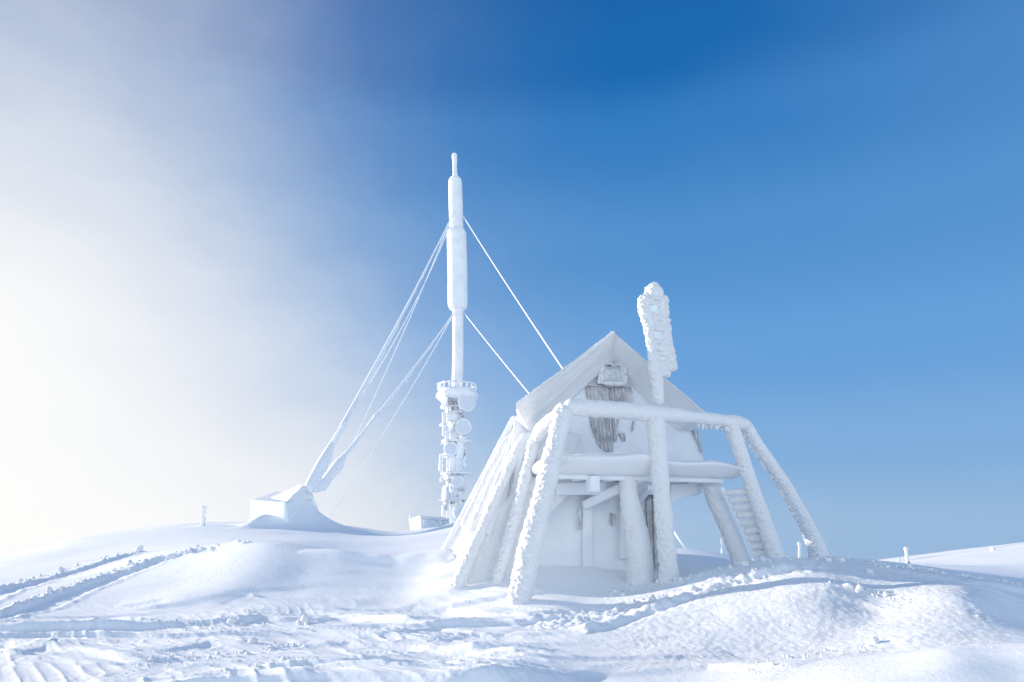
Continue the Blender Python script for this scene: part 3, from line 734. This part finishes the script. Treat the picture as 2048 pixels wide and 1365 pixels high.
ptube('post', [(1071, 872, 1.1), (1050, 960, 1.0), (1024, 1060, .9), (998, 1150, .8), (990, 1180, .8)], [10, 12, 12, 11, 10], seed=207, amp=.040, scale=.055, side=.9)
ptube('post', [(1052, 866, 1.3), (1010, 960, 1.25), (965, 1060, 1.2), (918, 1165, 1.1), (908, 1190, 1.1)], [8, 10, 12, 13, 14], seed=208, amp=.034, scale=.055, side=.9)
ptube('brace', [(1000, 1015, 1.3), (990, 1080, 1.25), (984, 1100, 1.2)], [9, 8, 7], seed=209, amp=.02)
ptube('handrail', [(1127, 815, 0), (1150, 815, -.01), (1230, 820, 0), (1320, 828, 0), (1400, 836, 0), (1470, 845, .02), (1500, 850, .05)], [15, 16, 16, 17, 13, 13, 10], seed=211, amp=.024, scale=.10, side=.3, swell=.9, label='front handrail buried in a thick roll of rime')
ptube('handrail', [(1132, 812, 0), (1106, 836, .4), (1083, 860, .8), (1072, 880, 1.1)], [13, 14, 14, 13], seed=212, amp=.026, scale=.06, side=.7)
ptube('deck_beam', [(1130, 910, .02), (1098, 928, .5), (1070, 943, .95)], [13, 15, 13], seed=213, amp=.015, scale=.1)
# icicle fringe under the right end of the handrail
fb = Bag(); rnd = random.Random(5)
for k in range(34):
    x = 1395+rnd.random()*75; y = 846+(x-1395)*.12; l = rnd.uniform(5, 15)
    a = HP(x, y, rnd.uniform(-.05, .1)); b = HP(x+rnd.uniform(-2, 4), y+l, rnd.uniform(-.05, .1)); m_ = mpp(a)
    fb.add(*tube([a, b], [4*m_, 1.2*m_], 9, .02, .012, .04, 300+k))
for k in range(110):
    u = rnd.random(); x = 1494+u*118-5; y = 862+u*215+rnd.uniform(-4, 4)
    x = np.interp(y, [838, 893, 965, 1040, 1090], [1484, 1513, 1566, 1608, 1632])-rnd.uniform(9, 15); t_ = np.interp(y, [838, 965, 1090], [.1, .25, .45])
    a = HP(x+5, y-2, t_); b = HP(x-rnd.uniform(1, 5), y+rnd.uniform(2, 6), t_); m_ = mpp(a)
    fb.add(*tube([a, b], [2.6*m_, 1.0*m_], 7, .02, .008, .03, 400+k))
fb.build('rime_fringe', RIME, hut)['kind'] = 'stuff'
# double stay wires outside the left wall
for k, (a, b) in enumerate((((1030, 832), (880, 1118)), ((1040, 846), (899, 1122)))):
    ptube('stay_wire', [(*a, 2.2), ((a[0]+b[0])/2+1, (a[1]+b[1])/2, 2.7), (*b, 3.2)], [5, 6.5, 6], seed=221+k, amp=.018, scale=.06, side=.6)
# wind-packed rime skirt down the sunny left side
SKF = [HP(1058, 866, 1.15), HP(1036, 915, 1.15), HP(1030, 985, 1.15), HP(958, 1064, 1.15), HP(922, 1190, 1.15)]
SKB = [HP(1031, 832, 2.7), HP(997, 905, 2.75), HP(950, 1002, 2.8), HP(912, 1085, 2.9), HP(885, 1180, 3.0)]
def skirt(p):
    v = (1-p[:, 2])*4; k = np.clip(np.floor(v).astype(int), 0, 3); f = (v-k)[:, None]
    f = f*f*(3-2*f)*.4+f*.6
    A = np.array(SKF); B = np.array(SKB); a = A[k]*(1-f)+A[k+1]*f; b = B[k]*(1-f)+B[k+1]*f
    y = p[:, 1:2]; q = a*(1-y)+b*y
    q = q+HU*(1.15*(1-p[:, 0:1]))*(1-.5*y)        # the inner face lies against the wall
    vv = 1-p[:, 2]
    n = fbm(P3(p[:, 1]*7, vv*1.1, 0), 4, 231)*.13+fbm(P3(p[:, 1]*18+vv*2, vv*2.4, 3), 3, 232)*.06
    return q-HU*(n*p[:, 0]*np.sin(np.pi*np.clip(p[:, 1], .02, 1)))[:, None]
link_mesh('rime_skirt', *block(skirt, (1.1, 1.7, 3.4), .10, .03, .02, .12, 233, .4, .8), RIME, hut)['label'] = 'sunlit wind-packed rime draped over the left wall'
for k, (a, b, m_, r_) in enumerate((((1046, 850, 1.5), (1004, 1000, 1.3), (975, 1070, 1.1), .07), ((1040, 845, 1.9), (985, 960, 1.7), (940, 1070, 1.5), .06), ((1034, 842, 2.3), (975, 950, 2.2), (925, 1055, 2.1), .06))):
    link_mesh('batten', *tube([HP(*a), HP(*b), HP(*m_)], [r_*.9, r_, r_], 20, .03, .03, .07, 241+k, swell=1.0), RIME, hut)
# drift leaning on the right back corner
def drift(p):
    z = -1.6+p[:, 2]*2.2
    s = 2.35+p[:, 0]*(.18+1.5*(1-p[:, 2])**2.2); t = 1.9+p[:, 1]*2.2
    return HO+HU*s[:, None]+HV*t[:, None]+np.array([0, 0, 1])*(z+CAMZ)[:, None]
link_mesh('drift', *block(drift, (1.2, 2.2, 2.2), .05, .06, .012, .3, 251), SNOW, hut)
# steps
st = beam('stringer', HP(1443, 975, .45), HP(1521, 1132, .30), .045, .08, WALLM, seed=261)
for k in range(9):
    u = k/8.0; y = 985+u*122
    xl = np.interp(y, [975, 1132], [1444, 1521]); xr = np.interp(y, [838, 895, 975, 1050, 1135], [1458, 1478, 1504, 1531, 1561])-8
    a = HP(xl, y+2, .42-.1*u); b = HP(xr, y-3, .12)
    o = link_mesh('tread', *tube([a, b], [.052+.014*u, .062+.014*u], 16, .015, .028, .05, 270+k, squash=.8), RIME, st)

# ------------------------------------------------------------------ iced ladder antenna over the middle post
m0 = HP(1316, 805, -.02)
ant = thing('iced_antenna', m0, 'tall rime-crusted ladder-shaped antenna leaning above the middle post of the hut rail', 'antenna')
ptube('pole', [(1319, 812, .02), (1314, 760, .02), (1304, 700, 0), (1296, 650, 0), (1287, 610, 0), (1290, 590, 0)], [10, 12, 9, 9.5, 12, 12], parent=ant, seed=501, amp=.05, scale=.06, side=.6)
ptube('pole', [(1342, 745, .02), (1336, 700, .02), (1331, 660, 0), (1327, 620, 0), (1323, 590, 0)], [13, 11, 11, 10, 13], parent=ant, seed=502, amp=.065, scale=.09, side=.0)
ptube('rime_cap', [(1311, 564, 0), (1309, 580, 0), (1307, 604, 0)], [7, 17, 24], parent=ant, seed=503, amp=.07, scale=.10)
for k, y in enumerate((592, 602, 634, 645, 656, 684, 695, 706, 726, 736, 744)):
    xo = np.interp(y, [598, 738], [1287, 1311]); xr = np.interp(y, [598, 738], [1323, 1341])
    ptube('rung', [(xo, y, 0), (xr, y+4, .01)], [7.5, 7], parent=ant, seed=510+k, amp=.06, scale=.06)
quad_block('ice_sheet', [(1310, 745), (1344, 745), (1286, 590), (1326, 590)], -.02, .05, ICE, ant, .02, .02, .02, .06, 520)

# ------------------------------------------------------------------ broadcast tower
TY = 70.0
tb = at(908, 1046, TY)
tower = thing('broadcast_tower', (tb[0], TY, surf(tb[0], TY)[0]), 'tall white iced broadcast tower hung with dishes, held by guy wires', 'tower')
def axis_pts(y): return np.interp(y, [308, 410, 540, 700, 790], [909, 911.5, 915, 916, 914])
def tw_lathe(name, prof, m=FARRIME, seg=36, amp=0, scale=.4, seed=1, parent=None, cxp=None, step=None):
    """prof: (frame y, half width px)"""
    pts = []
    for y, hw in prof:
        cx = axis_pts(y) if cxp is None else cxp
        p = at(cx, y, TY); pts.append((p[0], p[2], hw*mpp(p)))
    zs = [p[1] for p in pts]; xs = [p[0] for p in pts]
    o_ = np.argsort(zs); zz = np.array(zs)[o_]; xx = np.array(xs)[o_]
    return link_mesh(name, *lathe((0, 0, 0), [(p[1], p[2]) for p in pts], seg, amp, scale, seed, cx=lambda z: (np.interp(z, zz, xx), TY), step=step), m, tower if parent is None else parent)
tw_lathe('spire', [(306, 0.5), (308, 4.0), (312, 5.2), (318, 4.8), (330, 4.2), (345, 4.4), (356, 5.0)], amp=.06, scale=.3, seed=601, step=.15)
tw_lathe('upper_cylinder', [(353, 1), (354.5, 6), (357, 10.5), (362, 13), (368, 13.6), (410, 14), (463, 14)], amp=.02, scale=.5, seed=602, step=.25)
tw_lathe('antenna_drum', [(456, 13), (461, 17), (466, 19.2), (470, 19.6), (540, 19.8), (606, 20), (613, 19), (619, 16), (621, 10)], amp=.025, scale=.6, seed=603, step=.3)
tw_lathe('column', [(610, 11), (700, 11), (782, 11)], amp=.025, scale=.5, seed=604, step=.3)
tw_lathe('trunk', [(790, 14.5), (900, 15), (1000, 15.5), (1075, 16)], cxp=908, amp=.08, scale=.5, seed=605, step=.3)
plat = tw_lathe('platform', [(777, 8), (779, 30), (783, 38), (790, 41), (797, 40), (803, 32), (807, 22), (812, 14)], amp=.25, scale=.7, seed=606, step=.25)
rb = Bag()
pc = at(914, 781, TY); R_ = 38*mpp(pc)
for k in range(20):
    a = k/20*2*math.pi; q = pc+np.array([R_*math.cos(a), R_*math.sin(a), 0]); rb.add(*tube([q, q+np.array([0, 0, .55])], [.07, .09], 8, .08, .09, .2, 610+k))
a_ = np.linspace(0, 2*math.pi, 41)
rb.add(*tube([pc+np.array([R_*math.cos(v), R_*math.sin(v), .55]) for v in a_], .10, 8, .10, .12, .25, 611, cap=False))
rb.build('railing', FARRIME, plat)
def dish(px, py, rp, yaw, back=0.5, m=DISHM, tilt=0):
    """drum dish: round face with a deep shroud, facing yaw (0 = to the camera, + = to the right)"""
    c = at(px, py, TY-1.6); r = rp*mpp(c); a = math.radians(yaw)
    d = np.array([math.sin(a), -math.cos(a), 0]); sx = np.array([math.cos(a), math.sin(a), 0]); up = np.array([0, 0, 1.0])
    prof = [(0.0, 0.001), (0.02, .5), (0.0, .93), (-.03, .99), (-.10, 1.0), (-.55, 1.0), (-.75, .8), (-.9, .3), (-.92, .001)]
    th = np.linspace(0, 2*np.pi, 28, endpoint=False)
    V = np.array([[c+d*(h*r)+rr*r*(sx*math.cos(t)+up*math.sin(t)) for t in th] for h, rr in prof])
    o = link_mesh('dish', V.reshape(-1, 3), grid_faces(len(prof), 28, True), m, tower)
    # rime crust on the rim
    V, f = tube([c-d*.18*r+(r*1.03)*(sx*math.cos(t)+up*math.sin(t)) for t in np.linspace(0, 2*math.pi, 33)], .12*r+.03, 10, .1, .09, .22, 620+int(px), cap=False, side=.3)
    link_mesh('rim_rime', V, f, FARRIME, o)
    V, f = tube([c-d*.7*r, c-d*.7*r+np.array([(at(908, py, TY)[0]-c[0]), 1.4, 0])], [.16, .16], 10, .2, .1, .3, 640+int(py))
    link_mesh('bracket', V, f, FARRIME, o)
    return o
for a in ((935, 804, 16.5, 25), (927, 854, 14, 10), (902, 898, 12, 5), (915, 964, 11, 0), (898, 853, 9, -40), (889, 803, 8, -35), (887, 987, 12.5, -70), (900, 995, 6, 0), (921, 1026, 13, 35), (936, 1031, 10, 50)): dish(*a)
# side panels, brackets, rings and loose hardware
rnd = random.Random(12)
def tbox(name, px, py, w, h, d_, dy=-1.0, m=FARRIME, amp=.10, seed=1, rnd_=.12):
    c = at(px, py, TY+dy); k = mpp(c); w *= k; h *= k
    return link_mesh(name, *block(boxfn(c-np.array([w/2, d_/2, h/2]), (w, 0, 0), (0, d_, 0), (0, 0, h)), (w, d_, h), rnd_, .14, amp, .35, seed), m, tower)
for k, (px, py, w, h) in enumerate(((888, 838, 8, 26), (890, 862, 10, 22), (894, 876, 8, 30), (882, 925, 7, 34), (906, 925, 12, 38), (920, 900, 14, 36), (916, 930, 9, 30), (887, 1022, 6, 22), (884, 960, 9, 8), (926, 880, 12, 14), (930, 915, 6, 40), (905, 835, 20, 14))):
    tbox('antenna_panel', px, py, w, h, .5, -1.0-.1*(k % 3), seed=660+k)
for k, (py, w, cx) in enumerate(((815, 50, 908), (826, 44, 912), (884, 60, 914), (912, 46, 905), (948, 64, 914), (957, 44, 906), (975, 40, 912), (1008, 36, 910))):
    p = at(cx, py, TY); kk = mpp(p)
    link_mesh('ring_platform', *lathe((p[0], TY, p[2]-.12), [(0, .7), (0, w/2*kk), (.12, w/2*kk+.08), (.26, w/2*kk), (.26, .7)], 26, .18, .35, 680+k), FARRIME, tower)
for k in range(26):
    py = rnd.uniform(812, 1035); side_ = rnd.choice((-1, 1)); L_ = rnd.uniform(16, 34); z0 = rnd.uniform(-3, 3)
    a = at(910, py, TY+rnd.uniform(-1.2, .6)); b = at(910+side_*L_, py+z0, TY+rnd.uniform(-1.6, 1.0))
    link_mesh('outrigger', *tube([a, b], [.10, .07], 8, .12, .09, .2, 700+k), FARRIME, tower)
for k, (px, py, w, h) in enumerate(((930, 905, 3, 16), (931, 925, 2.5, 5), (904, 948.5, 5, 3), (916, 949, 6, 2.5), (924, 981, 11, 4), (914, 992, 4, 4), (927, 1002, 8, 4), (905, 1006, 9, 6), (901, 803, 14, 8), (905, 815, 6, 14), (925, 833, 7, 3), (921, 828, 6, 3), (892, 1000, 1.5, 40))):
    tbox('bare_fitting', px, py, w, h, .3, -1.75 if 895 < px < 925 else -1.2, m=DARK, amp=.03, seed=720+k, rnd_=.04)
for k, x in enumerate((896, 922)):
    a = at(x, 1050, TY-1.1); b = at(x, 812, TY-1.1)
    link_mesh('cable_run', *tube([a, b], [.10, .10], 8, .2, .10, .3, 740+k), FARRIME, tower)

# ------------------------------------------------------------------ guy wires and their anchor
ax, ay = at(590, 1040, 34)[:2]
blk = thing('anchor_block', (ax, ay, surf(ax, ay)[0]-.2), 'big snow-plastered concrete anchor block at the foot of the two thick guy wires', 'anchor block')
BY = 34.0
c8 = [at(499, 1062, BY), at(574, 1066, BY-1.3), at(560, 1050, BY+3.0), at(650, 1056, BY+1.6),
      at(501, 1000, BY), at(572, 1006, BY-1.3), at(548, 984, BY+3.0), at(628, 990, BY+1.6)]
link_mesh('block_base', *block(hexa(c8), (2.2, 3.2, 1.7), .07, .08, .03, .5, 801, .3, .8), HARD, blk)
c8 = [at(530, 1000, BY+.6), at(574, 1004, BY-1.0), at(585, 990, BY+2.6), at(629, 1000, BY+1.2),
      at(590, 975, BY+.9), at(606, 972, BY-.3), at(598, 968, BY+1.9), at(622, 972, BY+1.0)]
link_mesh('block_wedge', *block(hexa(c8), (1.8, 2.2, .8), .08, .08, .04, .4, 802, .3, .8), RIME, blk)
GG = 'iced guy wires of the broadcast tower'
def guy(label, pts, rpx, thickend, seed, hang=0.0):
    """pts: list of (px,py,Y)"""
    P = [at(*p) for p in pts]
    o = link_mesh('guy_wire', *tube(P, rpx, 12, .10, .25*min(rpx)+.012, .16, seed, cap=True), FARRIME)
    tag(o, label, 'guy wire', GG); return o
def lerp_pts(a, b, n, sag=0):
    A = at(*a); B = at(*b); return [A+(B-A)*t-np.array([0, 0, 1])*sag*4*t*(1-t) for t in np.linspace(0, 1, n)]
def guy3(label, a, b, r0, r1, sag, seed, lumps=(), hang=0.0):
    n = 60; P = lerp_pts(a, b, n, sag); t = np.linspace(0, 1, n); R = r0+(r1-r0)*t**1.5
    for c, w, h in lumps: R = R+h*np.exp(-((t-c)/w)**2)
    V, f = tube(P, R, 14, .07, .0, .2, seed)
    # hanging rime: grow the lower side unevenly
    L0 = np.array(P[0]); nn = len(V)//14; tt = np.linspace(0, 1, nn); rr = np.interp(tt, t, R)
    V = V.reshape(nn, 14, 3); C = V.mean(1, keepdims=True); dn = V-C
    k = fbm(P3(tt*32, 0, 0), 3, seed)*.9+.3; k2 = fbm(P3(tt*70, 3, 0), 2, seed+1)*.35
    low = np.clip(-dn[..., 2]+dn[..., 0]*.6, 0, None)
    V = V+np.array([.35, 0, -1.0])*(low*(1.3*np.clip(k, 0, 1)+.5*np.clip(k2, 0, 1))[:, None])[..., None]*1.6*hang
    V = V+dn*(.10*hang*k2)[:, None, None]
    o = link_mesh('guy_wire', V.reshape(-1, 3), f, WIRE); tag(o, label, 'guy wire', GG); return o
guy3('long thickly iced guy wire from the upper tower to the anchor block', (906, 428, TY-.5), (613, 978, BY+.2), .06, .13, .5, 811, ((.945, .028, .09), (.97, .02, .04), (.99, .02, .03)), hang=1.0)
guy3('lower thickly iced guy wire with a big lump, ending at the anchor block', (908, 626, TY-.5), (628, 984, BY+.6), .06, .10, .35, 812, ((.735, .010, .15), (.76, .006, .06), (.92, .025, .12), (.97, .03, .06)), hang=1.0)
guy3('thin upper guy wire behind the thick ones, ending left of the tower', (905, 432, TY+.5), (636, 1032, 50), .045, .03, .8, 813)
guy3('thin lower guy wire reaching the ridge just right of the anchor drift', (905, 632, TY+.5), (652, 1046, 46), .045, .03, .5, 814)
guy3('upper right guy wire passing down behind the hut roof', (926, 432, TY), (1372, 1098, 30), .05, .06, .3, 815)
guy3('lower right guy wire passing down behind the hut eave', (928, 626, TY), (1325, 1102, 34), .05, .06, .2, 816)
# thick upper guy has a thin companion
guy3('thin companion wire running close beside the upper thick guy', (905, 440, TY+.2), (668, 880, BY+3), .035, .04, 1.3, 817)

# ------------------------------------------------------------------ equipment building
q = at(850, 1050, 58)
eb = thing('equipment_building', (q[0], q[1], surf(q[0], q[1])[0]), 'low frosted flat-roofed building left of the tower base, icicles along its eave', 'building')
def ebox(name, c, dims, rnd_, amp, m, seed, parent=eb): return link_mesh(name, *block(hexa(c), dims, rnd_, .12, amp, .3, seed), m, parent)
A_, B_, C_ = (820, 58), (842, 55), (900, 60)
def ecol(px, Y, py): return at(px, py, Y)
ebox('wall', [ecol(820, 58, 1078), ecol(842, 55, 1080), ecol(865, 66, 1074), ecol(898, 60.5, 1076),
              ecol(820, 58, 1043), ecol(842, 55, 1037), ecol(865, 66, 1040), ecol(898, 60.5, 1042)], (2.5, 3, 1.6), .03, .01, HARD, 821)
ebox('roof', [ecol(816.5, 57.8, 1043), ecol(841, 54.4, 1037), ecol(865, 67, 1040), ecol(900, 60.3, 1042),
              ecol(817, 57.8, 1038), ecol(841, 54.4, 1031), ecol(865, 67, 1037), ecol(900, 60.3, 1037)], (2.6, 3.3, .25), .06, .04, FARRIME, 822)
ic = Bag(); rnd = random.Random(3)
for k in range(46):
    u = rnd.random()
    if k % 3 == 0: px = 820+u*21; Yk = np.interp(px, [816, 841], [57.6, 54.3])-.05; y0 = np.interp(px, [816, 841], [1043, 1037])
    else: px = 843+u*56; Yk = np.interp(px, [841, 900], [54.3, 60.2])-.05; y0 = np.interp(px, [841, 900], [1037, 1042])
    a = at(px, y0, Yk); b = a-np.array([0, 0, rnd.uniform(.2, .55)]); ic.add(*tube([a, b], [.05, .015], 6, .1, 0))
ic.build('icicle_row', FARRIME, eb)['kind'] = 'stuff'
for k in range(22):
    px = 847+k*2.4; Yk = np.interp(px, [841, 900], [54.95, 60.5])-.04
    a = at(px, np.interp(px, [841, 900], [1037.5, 1042]), Yk); link_mesh('cladding_board', *block(boxfn(a-np.array([.02, .01, .9]), (.045, 0, 0), (0, .05, 0), (0, 0, .85)), (.04, .05, .85), .005, .3), WALLM, eb)
for k in range(7):
    px = 823+k*2.6; Yk = np.interp(px, [820, 842], [58, 55])-.04
    a = at(px, np.interp(px, [820, 842], [1050, 1046]), Yk); link_mesh('cladding_board', *block(boxfn(a-np.array([.02, .01, .7]), (.045, 0, 0), (0, .05, 0), (0, 0, .6)), (.04, .05, .6), .005, .3), WALLM, eb)
link_mesh('flue', *tube([at(820, 1045, 57.9), at(820, 1028, 57.9)], [.06, .06], 8, .1, .04, .15, 825), FARRIME, eb)

# ------------------------------------------------------------------ marker posts
MG = 'marker posts along the summit'
def marker(px, py_top, py_bot, Y, rpx, label, lean=0.0, knob=1.5, seed=1):
    b = at(px, py_bot, Y); z = surf(b[0], b[1])[0]; t = at(px+lean, py_top, Y); k = mpp(t)
    base = np.array([b[0], b[1], min(z, b[2])-.25])
    o = thing('marker_post', base+np.array([0, 0, .25]), label, 'post', MG)
    link_mesh('stake', *tube([base, t], [rpx*k, rpx*k], 14, .03, .012, .05, seed), RIME, o)
    link_mesh('rime_knob', *tube([t-np.array([0, 0, rpx*k*2.5]), t+np.array([0, 0, rpx*k*.8])], [rpx*k*knob]*2, 14, .02, .025, .05, seed+1), RIME, o)
    return o
marker(1595, 1086, 1122, 17, 2.6, 'thin frosted post right of the hut steps, a round knob of rime on top', lean=4, seed=901)
marker(1815, 1096, 1132, 20, 3.0, 'frosted post on the right ridge with a small side arm and rime head', lean=-3, knob=1.35, seed=903)
marker(1443, 1077, 1106, 30, 2.2, 'slim frosted post seen under the deck between the iced legs', knob=1.2, seed=905)
marker(1797, 1119, 1130, 22, 2.2, 'tiny snow-capped stake just left of the right ridge post', knob=1.1, seed=907)
marker(1986, 1098, 1112, 26, 4.2, 'short stubby post on the far right snow knoll', knob=1.1, seed=909)
p = at(405, 1046, 34); sp = thing('sign_post', (p[0], p[1], surf(p[0], p[1])[0]), 'lone frosted board sign standing on the left skyline', 'sign')
k = mpp(p)
c0 = at(401.5, 1052, 34)
link_mesh('panel', *block(hexa([at(401, 1052, 34), at(408, 1052, 34), at(402, 1052, 34.25), at(409, 1052, 34.25), at(403, 1013, 34), at(409, 1013, 34), at(404, 1013, 34.25), at(410, 1013, 34.25)]), (.2, .25, .95), .03, .04, .012, .1, 911), HARD, sp)
link_mesh('panel', *block(hexa([at(409, 1052, 34.1), at(411, 1052, 34.1), at(409, 1052, 34.5), at(411, 1052, 34.5), at(411, 1017, 34.1), at(413, 1017, 34.1), at(411, 1017, 34.5), at(413, 1017, 34.5)]), (.06, .4, .9), .02, .04, .012, .1, 912), HARD, sp)
link_mesh('cap', *block(hexa([at(402, 1015, 33.9), at(415, 1017, 33.9), at(402, 1015, 34.6), at(415, 1017, 34.6), at(402, 1012, 33.9), at(415, 1014.5, 33.9), at(402, 1012, 34.6), at(415, 1014.5, 34.6)]), (.35, .6, .08), .03, .04, .012, .1, 913), RIME, sp)

# ------------------------------------------------------------------ snow chunks and crumbs
def chunk(px, py, rpx, label, seed, sq=(1, 1, .8)):
    h = hit(px, py); k = mpp(h); r = rpx*k
    n = 20; th = np.linspace(0, 2*np.pi, 28, endpoint=False); ph = np.linspace(.02, math.pi-.02, n)
    D = np.array([[(math.sin(a)*math.cos(b), math.sin(a)*math.sin(b), math.cos(a)) for b in th] for a in ph]).reshape(-1, 3)
    rr = r*(1+.45*fbm(D*1.6+seed, 4, seed)+.25*(.5-worley(D*2.5+seed, seed)))
    c = np.array([h[0], h[1], surf(h[0], h[1])[0]+r*.35])
    o = thing('snow_chunk', c, label, 'snow chunk', 'loose snow chunks')
    link_mesh('clod', c+D*rr[:, None]*np.array(sq), grid_faces(n, 28, True), SNOW, o)
chunk(277, 1106, 9, 'broken snow slab standing up at the end of the left track', 951, (.8, .6, 1.1))
chunk(395, 1097, 3.5, 'small round snow lump on the rim above the second track', 952)
chunk(1750, 1292, 9, 'rounded snow chunk in the hollow between the two right mounds', 953)
chunk(505, 1292, 9, 'jagged snow chunk in the left foreground, topmost of a broken crust line', 954)
chunk(540, 1300, 5, 'small pointed snow chunk just right of the jagged foreground chunk', 955)
chunk(1738, 1143, 7, 'snow chunk lying in the shade behind the right crest', 956)
chunk(505, 1196, 4, 'single snow lump on the smooth shaded slope at left', 957)
def crumbs():
    rnd = np.random.default_rng(7); bag = Bag()
    dirs = []
    n, m = 6, 8
    th = np.linspace(0, 2*np.pi, m, endpoint=False); ph = np.linspace(.05, math.pi-.05, n)
    D = np.array([[(math.sin(a)*math.cos(b), math.sin(a)*math.sin(b), math.cos(a)) for b in th] for a in ph]).reshape(-1, 3); f = grid_faces(n, m, True)
    S = []
    lines = [([(1210, 1195), (1290, 1172), (1370, 1160), (1450, 1138), (1510, 1122), (1560, 1116), (1620, 1116), (1700, 1120)], 260, 6, 2.4),
             ([(1720, 1124), (1800, 1136), (1880, 1150), (1960, 1160), (2048, 1180)], 110, 3, 2.4),
             ([(1070, 1262), (1200, 1228), (1330, 1195), (1450, 1160), (1560, 1135)], 150, 9, 2.0),
             ([(0, 1178), (100, 1148), (200, 1118), (270, 1105)], 90, 3, 1.9),
             ([(50, 1205), (150, 1172), (250, 1140), (330, 1118), (440, 1094)], 150, 4, 1.9),
             ([(330, 1285), (430, 1250), (560, 1240), (640, 1262)], 60, 12, 2.4),
             ([(250, 1345), (380, 1320), (480, 1310), (600, 1290)], 110, 8, 2.6),
             ([(500, 1345), (600, 1330), (640, 1340)], 60, 9, 2.4),
             ([(1500, 1345), (1600, 1325), (1700, 1310), (1760, 1295)], 110, 9, 1.9),
             ([(1640, 1170), (1700, 1185), (1760, 1200), (1830, 1205)], 80, 5, 2.2)]
    for pl, cnt, jit, sz in lines:
        pl = np.array(pl, float); L = np.concatenate([[0], np.cumsum(np.hypot(*np.diff(pl, axis=0).T))])
        for q in range(cnt):
            t = rnd.random()*L[-1]; S.append((np.interp(t, L, pl[:, 0])+rnd.normal()*3, np.interp(t, L, pl[:, 1])+rnd.normal()*jit*.6, sz*rnd.lognormal(-.45, .65)))
    for q in range(90): S.append((rnd.uniform(0, 2048), rnd.uniform(1215, 1362), 1.1*rnd.lognormal(-.1, .4)))
    Pq = []; Rq = []
    for x, y, r in S:
        h = hit(x, y, 4, 40)
        if np.hypot(h[0], h[1]) > 32: continue
        Pq.append(h); Rq.append(r*mpp(h))
    Pq = np.array(Pq); zz = surf(Pq[:, 0], Pq[:, 1])
    for k in range(len(Pq)):
        r = Rq[k]; jit = 1+.5*(rnd.random(len(D))-.5); sc_ = rnd.uniform(.7, 1.3, 3)
        bag.add(np.array([Pq[k, 0], Pq[k, 1], zz[k]+r*.3])+D*(r*jit)[:, None]*sc_, f)
    o = bag.build('snow_crumbs', SNOW); tag(o, 'scattered crumbs of broken snow crust', None, None, 'stuff')
crumbs()
